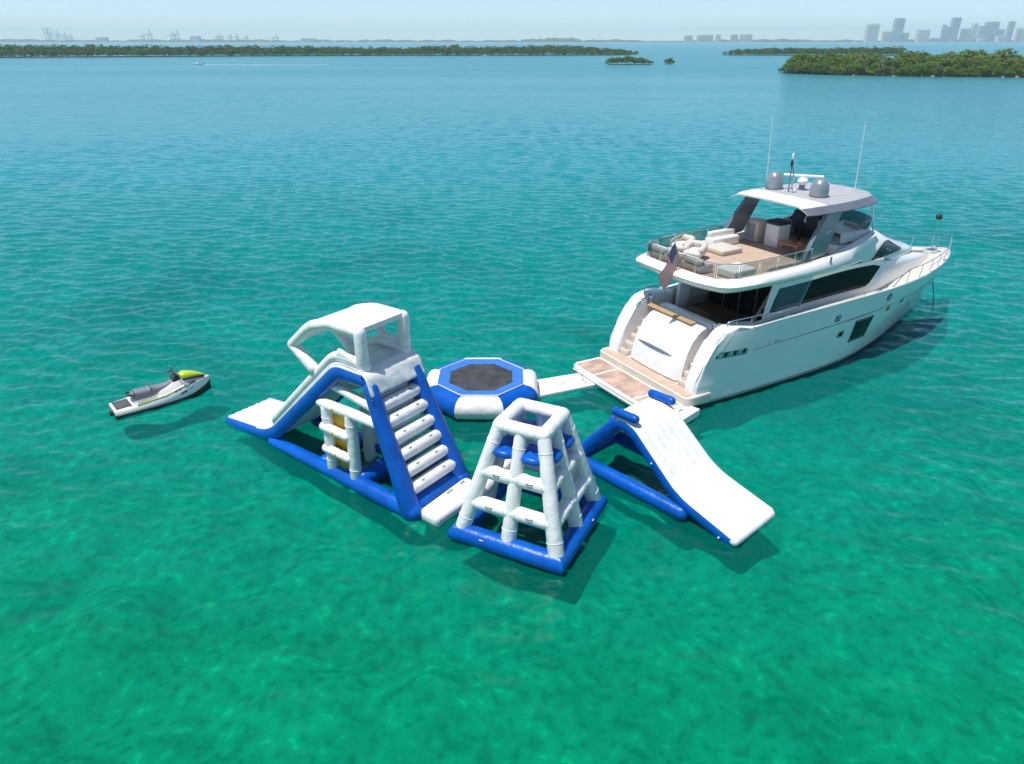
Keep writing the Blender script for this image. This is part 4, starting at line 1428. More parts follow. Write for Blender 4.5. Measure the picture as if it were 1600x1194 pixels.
def build_trampoline():
    T = thing('water_trampoline', 'octagonal blue and white inflatable trampoline with dark bounce mat', 'trampoline', (-1.33, 27.62, 0), 0)
    n = 8
    rc, rt, zc = 1.93, .50, .42
    for k in range(n):
        a0 = R(-90 - 22.5 + 45 * k); a1 = a0 + R(45)
        q = rc / math.cos(R(22.5))
        p0 = Vector((q * math.cos(a0), q * math.sin(a0), zc)); p1 = Vector((q * math.cos(a1), q * math.sin(a1), zc))
        # mitred segment
        v = []; f = []
        NS, NL = 20, 7
        am = (a0 + a1) / 2
        rad = Vector((math.cos(am), math.sin(am), 0)); tg = Vector((-math.sin(am), math.cos(am), 0))
        half = math.tan(R(22.5))
        for i in range(NL):
            s = -1 + 2 * i / (NL - 1)
            puff = 1 + .035 * (1 - s ** 4)
            for j in range(NS):
                b = 2 * math.pi * j / NS
                rr = rc + rt * puff * math.cos(b)
                v.append(rad * rr + tg * (s * half * rr * .998) + Vector((0, 0, zc + rt * .94 * puff * math.sin(b))))
        for i in range(NL - 1):
            for j in range(NS):
                j2 = (j + 1) % NS
                f.append((i * NS + j, i * NS + j2, (i + 1) * NS + j2, (i + 1) * NS + j))
        sg = MB().add(v, f).build('tube_segment', 'white_pvc' if k % 2 == 0 else 'blue_pvc', T, angle=70)
        gp = rad * (rc + rt * 1.0) + Vector((0, 0, zc - .06))
        MB().add(*handle(gp, tg, rad, .08, .014)).build('grip', 'grey_print', sg)
    def ring(r0, z0, r1, z1):
        v = []; f = []
        for r_, z_ in ((r0, z0), (r1, z1), (r1, z1 - .04), (r0, z0 - .04)):
            for k in range(8):
                a = R(-90 - 22.5 + 45 * k); v.append((r_ / math.cos(R(22.5)) * math.cos(a), r_ / math.cos(R(22.5)) * math.sin(a), z_))
        for i in range(4):
            for k in range(8):
                f.append((i * 8 + k, i * 8 + (k + 1) % 8, ((i + 1) % 4) * 8 + (k + 1) % 8, ((i + 1) % 4) * 8 + k))
        return v, f
    MB().add(*ring(1.82, .925, 1.34, .90)).build('skirt', 'light_blue_fabric', T, angle=10)
    MB().add(*tube([(1.83 / math.cos(R(22.5)) * math.cos(R(-112.5 + 45 * k)), 1.83 / math.cos(R(22.5)) * math.sin(R(-112.5 + 45 * k)), .93) for k in range(8)], .022, 6, closed=True)).build('skirt_piping', 'white_pvc', T)
    def mt(u, w):
        a = R(-112.5) + 2 * math.pi * u
        k = math.cos(R(22.5)) / math.cos(((a + R(112.5)) % R(45)) - R(22.5))
        r = 1.36 / math.cos(R(22.5)) * k * w
        return (r * math.cos(a), r * math.sin(a), .895 - .05 * (1 - w * w))
    M = MB().add(*grid(mt, 48, 10, True)).build('bounce_mat', 'mat_mesh', T)
    for k in range(8):
        for q in range(6):
            t = (q + .5) / 6
            a0 = R(-112.5 + 45 * k); a1 = a0 + R(45)
            p = Vector((math.cos(a0), math.sin(a0), 0)).lerp(Vector((math.cos(a1), math.sin(a1), 0)), t) / math.cos(R(22.5))
            if q == 0:
                MB().add(*rbox((p.x * 1.345, p.y * 1.345, .915), (.10, .035, .02), .006, 1, R(-90 + 45 * k))).build('strap', 'grey_print', T)


def build_climbing_tower():
    T = thing('climbing_tower', 'white inflatable climbing pyramid with blue ledges on a square blue base', 'climbing tower', (.59, 18.54, 0), R(-26.5))
    b, zb, rb = 1.64, .24, .30
    for k in range(4):
        MB().add(*mitred(4, b, rb, zb, k, R(-135), 1.0, .03)).build('base_tube', 'blue_pvc', T, angle=60)
    # top ring
    t, zt, rt = .71, 3.80, .215
    ct = [(-t, -t), (t, -t), (t, t), (-t, t)]
    for k in range(4):
        p, q = ct[k], ct[(k + 1) % 4]
        o = MB().add(*stube([(p[0], p[1], zt), (q[0], q[1], zt)], rt, 16)).build('top_tube', 'white_pvc', T)
        m = Vector(((p[0] + q[0]) / 2, (p[1] + q[1]) / 2, 0)); d = Vector((q[0] - p[0], q[1] - p[1], 0)).normalized(); nn = m.normalized()
        for s in (-.38, .38):
            MB().add(*handle(m + d * s + nn * rt * .9 + Vector((0, 0, zt - .08)), d, nn, .10, .017)).build('grip', 'grey_print', o)
    # legs: corners and face centres
    def leg_at(face, s, z):
        """point on face (0..3) at lateral -1..1 and height z."""
        w = (b - .03) + (t - (b - .03)) * (z - .25) / (zt - .25)
        bx = [(s * w, -w), (w, s * w), (-s * w, w), (-w, -s * w)][face]
        return Vector((bx[0], bx[1], z))
    for fc in range(4):
        MB().add(*stube([leg_at(fc, -1, .32), leg_at(fc, -1, zt)], [.25, .205], 18)).build('corner_leg', 'white_pvc', T)
        MB().add(*stube([leg_at(fc, 0, .32), leg_at(fc, 0, zt - .05)], [.24, .19], 18)).build('middle_leg', 'white_pvc', T)
        nn = [Vector((0, -1, .35)), Vector((1, 0, .35)), Vector((0, 1, .35)), Vector((-1, 0, .35))][fc].normalized()
        dd = [Vector((1, 0, 0)), Vector((0, 1, 0)), Vector((-1, 0, 0)), Vector((0, -1, 0))][fc]
        for z, r in ((2.34, .225), (1.32, .23)):
            a, c = leg_at(fc, -1, z), leg_at(fc, 1, z)
            for (pa, pb) in ((a, leg_at(fc, 0, z)), (leg_at(fc, 0, z), c)):
                o = MB().add(*stube([pa, pb], r, 16, 'flat')).build('crossbar', 'white_pvc', T)
                MB().add(*handle(pa.lerp(pb, .5) + nn * r, dd, nn, .10, .017)).build('grip', 'grey_print', o)
        if fc == 3:
            MB().add(*tube([leg_at(fc, -.9, .9) + Vector((-.1, 0, 0)), leg_at(fc, -.2, .9) + Vector((-.15, 0, 0))], .17, 14)).build('fender', 'white_pvc', T)
        # blue wedge ledges between the legs
        for (s0, s1) in ((-.92, -.10), (.10, .92)):
            zc = 3.02
            A, B = leg_at(fc, s0, zc), leg_at(fc, s1, zc)
            out = Vector((nn.x, nn.y, 0)).normalized()
            ins = -out * .60
            M0 = (A + B) / 2
            v = []; f = []
            NSg = 8
            prof = []
            for k in range(9):                     # rounded front edge
                a = R(-90 + 180 * k / 8)
                prof.append(out * (.14 + .13 * math.cos(a)) + Vector((0, 0, .13 * math.sin(a) + .02)))
            prof.append(ins + Vector((0, 0, .17))); prof.append(ins + Vector((0, 0, -.02)))
            for i in range(NSg + 1):
                u = i / NSg
                e = 1 - .72 * abs(2 * u - 1) ** 3
                c = A.lerp(B, u)
                for p in prof:
                    q = p.copy()
                    front = q.dot(out)
                    if front > 0: q = q - out * (front * (1 - e)); q.z *= e
                    v.append(c + q)
            n = len(prof)
            for i in range(NSg):
                for k in range(n):
                    f.append((i * n + k, i * n + (k + 1) % n, (i + 1) * n + (k + 1) % n, (i + 1) * n + k))
            f.append(tuple(range(n))); f.append(tuple(NSg * n + k for k in range(n)))
            MB().add(v, f).build('ledge', 'blue_pvc', T, angle=50)
    # printed marks on the base
    MB().add(*handle((-.75, -b - .24, zb + .14), (1, 0, 0), (0, -1, .5), .07, .016)).build('tie_ring', 'white_pvc', T)
    MB().add(*handle((b + .24, .55, zb + .14), (0, 1, 0), (1, 0, .5), .05, .016)).build('tie_ring', 'white_pvc', T)


def build_open_slide():
    S = thing('inflatable_slide', 'low open white slide with blue side frame and two blue top pads', 'water slide', (4.2, 22.2, 0), R(-48))
    yc = -.18
    prof = [(.22, 2.50), (1.08, 2.52), (2.95, 1.02), (3.55, .70), (5.32, .30)]
    path = [(.22, 2.50)] + smooth_path([(.22, 2.50), (1.12, 2.52), (3.15, .86), (5.32, .30)], .62, 10)[1:]
    # climbing side
    back = smooth_path([(.22, 2.50), (-1.62, .16)], .3, 4)
    def shift(vf): return ([(p[0], p[1] + yc, p[2]) for p in vf[0]], vf[1])
    hw = lambda t: 1.06 + .12 * t
    # densify
    def dens(p, n):
        out = []
        for a, b in zip(p, p[1:]):
            k = max(1, int(math.hypot(b[0] - a[0], b[1] - a[1]) / n))
            for i in range(k): out.append((a[0] + (b[0] - a[0]) * i / k, a[1] + (b[1] - a[1]) * i / k))
        out.append(p[-1]); return out
    MB().add(*shift(sweep_slab(dens(path, .25), 1.1, .15, 6, .022, hw))).build('slide_bed', 'white_pvc', S, angle=70)
    MB().add(*shift(sweep_slab(dens([(.30, 2.48), (-1.55, .10)], .25), 1.1, .13, 6, .022, lambda t: 1.05 + .12 * t))).build('climbing_side', 'white_pvc', S, angle=70)
    MB().add(*tube([(5.28, yc - 1.02, .14), (5.28, yc + 1.02, .14)], .17, 16)).build('toe_roll', 'white_pvc', S)
    for sd in (1, -1):
        def offs(p, d, hwf):
            out = []
            for i, (x, z) in enumerate(p):
                a = p[max(i - 1, 0)]; b = p[min(i + 1, len(p) - 1)]
                tx, tz = b[0] - a[0], b[1] - a[1]; L = math.hypot(tx, tz); nx, nz = tz / L, -tx / L
                if nz > 0: nx, nz = -nx, -nz
                out.append((x + nx * d, yc + sd * hwf(i / (len(p) - 1)), z + nz * d))
            return out
        pth = offs(path, .27, lambda t: .93 + .12 * t)[:-1]
        pth.append((5.12, yc + sd * 1.04, .08))
        MB().add(*tube(pth, .235, 16, 'round', .62)).build('side_wall', 'blue_pvc', S)
        bk = [(.36, yc + sd * 1.0, 2.22), (-.6, yc + sd * 1.06, 1.08), (-1.35, yc + sd * 1.12, .18)]
        MB().add(*tube(bk, .245, 16, 'round', .66)).build('back_wall', 'blue_pvc', S)
        MB().add(*stube([(-1.45, yc + sd * 1.16, .16), (3.35, yc + sd * 1.10, .18)], .26, 16)).build('base_tube', 'blue_pvc', S)
        pd = MB().add(*stube([(.28, yc + sd * .99, 2.66), (1.12, yc + sd * .99, 2.68)], .15, 16)).build('top_pad', 'blue_pvc', S)
    MB().add(*stube([(-1.3, yc - 1.1, .2), (-1.3, yc + 1.1, .2)], .25, 16)).build('base_crossbar', 'blue_pvc', S)
    MB().add(*stube([(2.9, yc - 1.1, .2), (2.9, yc + 1.1, .2)], .22, 16)).build('base_crossbar', 'blue_pvc', S)
    MB().add(*tube([(.55, yc - .8, 2.05), (.55, yc + .8, 2.05)], .17, 16)).build('top_crossbar', 'white_pvc', S)
    for (x, z) in ((4.85, .12), (2.1, 1.52)):
        MB().add(*sphere((x, yc - 1.17 - .07, z), .035, 8, 6)).build('valve', 'white_pvc', S)


def mat_thing(label, corners, z0, z1, marks, bev=.09):
    c = Vector((sum(p[0] for p in corners) / 4, sum(p[1] for p in corners) / 4, 0))
    o = thing('floating_mat', label, 'floating mat', c, 0, 'white floating mats between the toys')
    q = [Vector((p[0], p[1], 0)) - c for p in corners]
    bm = bmesh.new()
    a = [bm.verts.new((p.x, p.y, z0)) for p in q]; b = [bm.verts.new((p.x, p.y, z1)) for p in q]
    bm.faces.new(a); bm.faces.new(b[::-1])
    for i in range(4): bm.faces.new((a[i], b[i], b[(i + 1) % 4], a[(i + 1) % 4]))
    bmesh.ops.bevel(bm, geom=list(bm.edges), offset=bev, segments=4, profile=.5, affect='EDGES')
    bm.verts.index_update()
    MB().add([v.co.copy() for v in bm.verts], [tuple(x.index for x in f.verts) for f in bm.faces]).build('body', 'white_pvc', o, angle=50)
    bm.free()
    ux = (q[1] - q[0]).normalized(); uy = (q[3] - q[0]).normalized()
    for (s, t, L, k) in marks:
        p = q[0].lerp(q[1], s).lerp(q[3].lerp(q[2], s), t)
        pz = Vector((p.x, p.y, z1 + .004))
        if k == 'grip':
            MB().add(*handle(pz, uy, (0, 0, 1), L, .018)).build('grip', 'grey_print', o)
        else:
            pr = MB()
            for w in range(3):
                pr.add(*tube([pz + ux * (-L + L * .7 * w) + uy * (-.10), pz + ux * (-L * .8 + L * .7 * w) + uy * .06, pz + ux * (-L * .45 + L * .7 * w) + uy * .02], .018, 5, 'flat', .4))
            pr.add(*tube([pz + ux * (-L * 1.1) + uy * -.16, pz + ux * (L * .9) + uy * -.16], .012, 5, 'flat', .4))
            pr.build('printed_mark', 'grey_print', o)
    return o


def build_mats():
    mat_thing('thin white floating mat bridging the trampoline and the yacht swim platform', [(1.02, 27.25), (3.75, 28.45), (3.35, 29.75), (.85, 28.8)], -.04, .16, [(.08, .5, .12, 'grip'), (.48, .5, .26, 'print'), (.86, .45, .12, 'grip'), (.90, .75, .10, 'grip'), (.86, .2, .08, 'grip')], .05)
    mat_thing('thick white floating mat between the slide tower ladder and the climbing pyramid', [(-3.02, 18.75), (-2.35, 18.22), (-.85, 20.1), (-1.62, 20.75)], -.06, .40, [(.25, .55, .14, 'grip'), (.25, .82, .1, 'grip')], .17)
    mat_thing('white boarding mat against the starboard corner of the swim platform', [(5.6, 25.8), (6.75, 24.75), (7.75, 25.75), (6.55, 26.75)], -.02, .34, [(.7, .5, .12, 'grip')], .05)


def build_jet_ski():
    J = thing('jet_ski', 'white jet ski with grey seat and lime green nose drifting at left', 'jet ski', (-15.02, 27.2, -.05), R(40.5))
    J.scale = (1.08, 1.14, 1.08)
    Lh = 1.86
    def half(x):
        return sinterp(x, [(-1.86, .44), (-1.6, .50), (-.8, .545), (0, .55), (.7, .50), (1.2, .37), (1.6, .20), (1.86, .03)])
    def dz(x): return sinterp(x, [(-1.86, .34), (-1.0, .36), (0, .46), (.8, .60), (1.4, .62), (1.86, .56)])
    NX = 40
    # lower black hull
    v = []; f = []
    prof = [(0, -.24), (.55, -.18), (.95, -.05), (1.02, .05), (1.0, .14)]
    for i in range(NX):
        x = -Lh + 2 * Lh * i / (NX - 1)
        h = half(x); lift = .22 * max(0, (x - .6) / 1.26) ** 2
        row = [(-a, z) for a, z in prof[::-1]] + prof[1:]
        for a, z in row:
            v.append((x, a * h, z + lift))
    n = 2 * len(prof) - 1
    for i in range(NX - 1):
        for k in range(n - 1):
            f.append((i * n + k, i * n + k + 1, (i + 1) * n + k + 1, (i + 1) * n + k))
    f.append(tuple(range(n)))
    MB().add(v, f).build('hull', 'rubber', J, angle=45)
    MB().add(*tube([(x, sd * half(x) * 1.02, .13 + .22 * max(0, (x - .6) / 1.26) ** 2) for sd in (1,) for x in np.linspace(-1.86, 1.86, 24)], .035, 8)).build('bumper', 'rubber', J)
    MB().add(*tube([(x, -half(x) * 1.02, .13 + .22 * max(0, (x - .6) / 1.26) ** 2) for x in np.linspace(-1.86, 1.86, 24)], .035, 8)).build('bumper', 'rubber', J)
    # white upper deck with footwells
    v = []; f = []
    rows = []
    for i in range(NX):
        x = -Lh + 2 * Lh * i / (NX - 1)
        h = half(x); lift = .22 * max(0, (x - .6) / 1.26) ** 2
        d = dz(x)
        ctr = sinterp(x, [(-1.86, 0), (-1.25, 0), (-1.05, .12), (.2, .20), (.8, .26), (1.3, .18), (1.86, .02)])
        well = .10 if -1.2 < x < .7 else 0
        row = [(1.0, .14 + lift), (1.0, max(.24 + lift, d * .84)), (.88, d), (.74, d - well * .2), (.60, d - well), (.46, d - well * .8), (.38, d + ctr * .7), (.2, d + ctr), (0, d + ctr)]
        rr = [(-a, z) for a, z in row] + row[::-1][1:]
        for a, z in rr:
            v.append((x, a * h, z))
    n = len(rr)
    for i in range(NX - 1):
        for k in range(n - 1):
            f.append((i * n + k, i * n + k + 1, (i + 1) * n + k + 1, (i + 1) * n + k))
    f.append(tuple(range(n)))
    MB().add(v, f).build('deck', 'gelcoat', J, angle=50)
    # swim pad aft
    MB().add(*rbox((-1.50, 0, .365), (.56, .72, .025), .012, 2)).build('boarding_mat', 'deck_mat', J)
    for sd in (1, -1):
        MB().add(*tube([(-1.0, sd * .40, .33), (-.2, sd * .40, .36), (.5, sd * .36, .46)], .05, 8, 'round', .5)).build('foot_mat', 'deck_mat', J)
        MB().add(*tube([(-1.05, sd * .50, .375), (0, sd * .525, .45), (.9, sd * .43, .62)], .02, 6)).build('side_stripe', 'lime', J)
        MB().add(*tube([(.35, sd * .50, .50), (.85, sd * .42, .605), (1.2, sd * .32, .63)], .03, 6)).build('side_decal', 'rubber', J)
        MB().add(*tube([(.55, sd * .545, .36), (.78, sd * .52, .40)], .03, 6, 'round', .6)).build('side_decal', 'rubber', J)
        MB().add(*tube([(.95, sd * .47, .44), (1.05, sd * .44, .46)], .02, 6, 'round', .6)).build('side_decal', 'grey_metal', J)
    # seat, two steps
    def seat(u, w):
        x = -1.12 + 1.62 * u
        top = sinterp(x, [(-1.12, .70), (-1.0, .78), (-.55, .76), (-.38, .79), (-.2, .74), (.1, .74), (.5, .82)])
        hw = sinterp(x, [(-1.12, .20), (-.8, .24), (-.2, .22), (.5, .14)])
        a = math.pi * w
        c = math.cos(a); s_ = math.sin(a)
        return (x, hw * math.copysign(abs(c) ** .5, c), .44 + (top - .44) * abs(s_) ** .5)
    sv, sf_ = grid(seat, 28, 17)
    sf_.append(tuple(17 * 0 + k * 28 for k in range(17)))
    S_ = MB().add(sv, sf_).build('seat', 'seat_grey', J, angle=55)
    for xx in (-.40, -1.02):
        pts = [Vector(seat((xx + 1.12) / 1.62, w / 12)) for w in range(1, 12)]
        MB().add(*tube([p + Vector((0, 0, .006)) for p in pts], .022, 6)).build('seat_seam', 'seat_dark', S_)
    MB().add(*tube(roundpath([(-1.05, .17, .66), (-1.24, .17, .70), (-1.24, -.17, .70), (-1.05, -.17, .66)], .08), .028, 8)).build('grab_handle', 'rubber', J)
    # steering column, handlebar, cowl
    MB().add(*prism([(.42, .62), (.95, .66), (.92, .90), (.62, 1.02), (.44, .94)], -.16, .16, .06, 3)).build('console', 'rubber', J)
    hb = MB().add(*tube(roundpath([(.42, .40, 1.02), (.58, .22, 1.06), (.60, -.22, 1.06), (.42, -.40, 1.02)], .1), .028, 8)).build('handlebar', 'rubber', J)
    for sd in (1, -1):
        MB().add(*tube([(.46, sd * .27, 1.045), (.40, sd * .44, 1.01)], .036, 8)).build('grip', 'seat_dark', hb)
        MB().add(*tube([(.70, sd * .22, .92), (.66, sd * .40, 1.05), (.62, sd * .44, 1.16)], .03, 6)).add(*rbox((.60, sd * .43, 1.12), (.05, .20, .15), .03, 2, Matrix.Rotation(R(-15), 4, 'Y'))).build('mirror', 'grey_metal', J)
    def hood(u, w):
        x = .72 + .98 * u
        hw = sinterp(x, [(.72, .16), (.95, .25), (1.3, .20), (1.7, .04)])
        top = sinterp(x, [(.72, .98), (.9, 1.03), (1.2, .95), (1.5, .82), (1.7, .70)])
        bot = sinterp(x, [(.72, .80), (1.2, .74), (1.7, .62)])
        a = math.pi * w; c, s_ = math.cos(a), math.sin(a)
        return (x, hw * math.copysign(abs(c) ** .6, c), bot + (top - bot) * abs(s_) ** .6)
    MB().add(*grid(hood, 20, 13)).build('hood', 'lime', J, angle=60)
    for sd in (1, -1):
        MB().add(*tube([(.80, sd * .26, .80), (1.2, sd * .24, .76), (1.62, sd * .10, .66)], .045, 8, 'round')).build('hood_trim', 'rubber', J)
    MB().add(*tube([(-1.86, 0, .10), (-1.98, 0, .10)], .10, 12, 'flat')).build('jet_nozzle', 'rubber', J)


build_slide_tower()
build_trampoline()
build_climbing_tower()
build_open_slide()
build_mats()
build_jet_ski()

# ------------------------------------------------------------------ islands, far shore, skyline
CP = math.cos(PITCH)


def gpx(u, v):
    """Point on the sea for a sight line through photo pixel (u, v)."""
    x = (u - 800) / FPX; y = (v - 597) / FPX
    c, s = math.cos(PITCH), math.sin(PITCH)
    d = (x, c - y * s, -s - y * c)
    t = -CAM_H / d[2]
    return Vector((t * d[0], t * d[1], 0))


def crown_arrays(seed, n, size, w, h, lobes=9, base=.12):
    """Leaf quads spread through several lobes; returns (n*4, 3) vertices."""
    g = np.random.default_rng(seed)
    cen = []
    for k in range(lobes):
        a = g.random() * 6.283; r = w * .5 * (g.random() ** .6) * .75
        zz = h * (base + .12 + .62 * g.random() * (1 - .5 * r / (w * .5)))
        cen.append((r * math.cos(a), r * math.sin(a), zz, w * (.17 + .12 * g.random()), h * (.13 + .10 * g.random())))
    cen = np.array(cen)
    idx = g.integers(0, lobes, n)
    d = g.normal(size=(n, 3)); d /= np.linalg.norm(d, axis=1)[:, None]
    d[:, 2] = np.where(d[:, 2] < -.3, -d[:, 2], d[:, 2])
    rad = .72 + .36 * g.random(n)
    c = cen[idx]
    P = np.stack([c[:, 0] + d[:, 0] * c[:, 3] * rad, c[:, 1] + d[:, 1] * c[:, 3] * rad, c[:, 2] + d[:, 2] * c[:, 4] * rad], -1)
    nr = d + g.normal(size=(n, 3)) * .55; nr /= np.linalg.norm(nr, axis=1)[:, None]
    up = np.array([0, 0, 1.0])
    t1 = np.cross(nr, up); t1 /= (np.linalg.norm(t1, axis=1)[:, None] + 1e-6)
    t2 = np.cross(nr, t1)
    s = size * (.55 + .9 * g.random(n))[:, None]
    k1 = (.7 + .6 * g.random(n))[:, None]
    V = np.stack([P - t1 * s * k1, P - t2 * s * .6 + t1 * s * .1, P + t1 * s * k1, P + t2 * s * .6], 1)
    V[..., 2] = np.maximum(V[..., 2], .05 + .1 * np.arange(4)[None, :])
    return V.reshape(-1, 3)


def quads_mesh(name, V, mtl):
    n = len(V) // 4
    me = bpy.data.meshes.new(name)
    me.vertices.add(len(V)); me.vertices.foreach_set('co', V.astype(np.float32).ravel())
    me.loops.add(n * 4); me.loops.foreach_set('vertex_index', np.arange(n * 4, dtype=np.int32))
    me.polygons.add(n)
    me.polygons.foreach_set('loop_start', np.arange(0, n * 4, 4, dtype=np.int32))
    me.polygons.foreach_set('loop_total', np.full(n, 4, dtype=np.int32))
    me.update(calc_edges=True)
    me.materials.append(MATS[mtl])
    return me


def trunk_mesh(seed, h, mtl='bark', bare=False):
    g = random.Random(seed)
    mb = MB()
    top = Vector((g.uniform(-.5, .5), g.uniform(-.5, .5), h * .72))
    mid = top * .5 + Vector((g.uniform(-.3, .3), g.uniform(-.3, .3), 0))
    mb.add(*tube([(0, 0, -.6), mid, top], [.24, .17, .07], 7))
    for k in range(9 if bare else 6):
        b = mid.lerp(top, g.random())
        a = g.random() * 6.283; L = h * g.uniform(.22, .42)
        e = b + Vector((math.cos(a) * L * .7, math.sin(a) * L * .7, L * .75))
        m_ = b.lerp(e, .5) + Vector((0, 0, -.15))
        mb.add(*tube([b, m_, e], [.10, .075, .025], 5))
    for k in range(0 if bare else 6):                       # prop roots
        a = g.random() * 6.283
        mb.add(*tube([mid * .45, Vector((math.cos(a) * .9, math.sin(a) * .9, .7)), Vector((math.cos(a) * 1.7, math.sin(a) * 1.7, -.7))], .06, 5))
    return mb.mesh('trunk', mtl)


CROWNS = [quads_mesh('crown', crown_arrays(40 + k, 900, .42, 9.2, 9.0, 14, .04), 'leaf' if k % 3 else 'leaf_olive') for k in range(7)]
TRUNKS = [trunk_mesh(60 + k, 8.0) for k in range(3)]
DEAD = trunk_mesh(99, 9.0, 'dead_bark', True)


def mangrove(p, s, sz, k, rz, label, group):
    o = thing('mangrove_tree', label, 'tree', p, rz, group)
    put('crown', CROWNS[k % len(CROWNS)], o, scale=(s, s, sz))
    put('trunk', TRUNKS[k % 3], o, scale=(s, s, sz))
    return o


def shore_ground(name, outline, z=0.35):
    n = len(outline)
    c = sum((Vector(p) for p in outline), Vector((0, 0, 0))) / n
    v = [(p[0], p[1], -2.0) for p in outline] + [(c.x + (p[0] - c.x) * .985, c.y + (p[1] - c.y) * .985, z) for p in outline]
    f = [(i, (i + 1) % n, n + (i + 1) % n, n + i) for i in range(n)] + [tuple(range(n, 2 * n))]
    o = MB().add(v, f).build(name, 'mud')
    o['kind'] = 'structure'
    return o


def build_near_island():
    g = random.Random(21)
    # shoreline seen from the sea, left tip to beyond the right edge of the view
    front = [gpx(u, v) for u, v in ((1216, 113), (1240, 115.5), (1300, 117.5), (1400, 119.5), (1500, 121), (1600, 121.5), (1720, 121.5))]
    back = [Vector((p.x * 1.0 + 14, p.y + dpt, 0)) for p, dpt in zip(front, (8, 26, 44, 55, 60, 60, 60))]
    shore_ground('island_ground', [p + Vector((1, 2.5, 0)) for p in front] + back[::-1], .12)
    L = [0]
    for a, b in zip(front, front[1:]): L.append(L[-1] + (b - a).length)
    def along(pts, s):
        for i in range(len(L) - 1):
            if s <= L[i + 1]:
                return pts[i].lerp(pts[i + 1], (s - L[i]) / (L[i + 1] - L[i]))
        return pts[-1]
    count = 0
    for row, (t, hs, step) in enumerate(((.03, .60, 3.0), (.20, .86, 4.4), (.38, 1.0, 5.0), (.60, 1.06, 6.0), (.85, 1.0, 6.5))):
        s = g.uniform(0, 2)
        while s < L[-1]:
            p = along(front, s).lerp(along(back, s), t + g.uniform(-.05, .05))
            edge = min(1.0, .42 + s / 26)
            k = hs * edge * g.uniform(.72, 1.28)
            o = mangrove((p.x, p.y, .1), k * g.uniform(.85, 1.1), k, g.randrange(21), g.uniform(0, 6.28), 'leafy mangrove tree in the thicket of the near island at right', 'mangroves of the near island')
            s += step * g.uniform(.75, 1.25); count += 1
    for i, (u, v, s, lab) in enumerate(((1378, 118.6, .95, 'bare pale dead tree left of the boulder on the near island shore'), (1348, 117.8, .72, 'short bare dead tree at the near island shore well left of the boulder'), (1325, 117.6, .6, 'smallest bare dead tree toward the left tip of the near island'))):
        p = gpx(u, v) + Vector((.5, 2.0, 0))
        o = thing('dead_tree', lab, 'tree', p, i * 1.9)
        put('trunk', DEAD, o, scale=(s, s, s))
    def rock(u, v, s, lab, dy=0.5, grp=None):
        r = random.Random(int(u))
        def fn(a, b):
            th = 6.283 * a; ph = math.pi * (b - .5)
            q = 1 + .22 * math.sin(3 * th + u) * math.cos(ph) + .15 * math.sin(5 * ph + th * 2)
            return (s * q * 1.25 * math.cos(ph) * math.cos(th), s * q * math.cos(ph) * math.sin(th), s * .25 + s * q * .85 * math.sin(ph))
        p = gpx(u, v) + Vector((0, dy, 0))
        o = MB().add(*grid(fn, 14, 9, True)).build('rock', 'rock', angle=20)
        o.location = p
        tag(o, lab, 'rock', grp)
    rock(1371, 118.4, 1.5, 'large pale boulder at the waterline of the near island', -1.2)
    for i, (u, v, s) in enumerate(((1300, 117.2, .45), (1332, 117.8, .4), (1395, 119.2, .45), (1437, 119.8, .5), (1455, 120.0, .6), (1472, 120.3, .4), (1565, 121.2, .5), (1586, 121.3, .6))):
        rock(u, v, s, 'small pale rock along the waterline of the near island', -1.0, 'small shore rocks')


def forest_stuff(name, label, spots, seed, nq=110, size=.62):
    g = np.random.default_rng(seed)
    protos = [crown_arrays(seed + k, nq + 50, size, 10.0, 9.0, 9, .02) for k in range(8)]
    out = []
    for (x, y, sx, sz) in spots:
        V = protos[g.integers(8)].copy()
        a = g.random() * 6.283
        c, s = math.cos(a), math.sin(a)
        X = V[:, 0] * c - V[:, 1] * s; Yv = V[:, 0] * s + V[:, 1] * c
        out.append(np.stack([X * sx + x, Yv * sx + y, V[:, 2] * sz], -1))
    me = quads_mesh(name, np.concatenate(out), 'leaf_far')
    o = put(name, me)
    tag(o, label, 'mangroves', None, 'stuff')


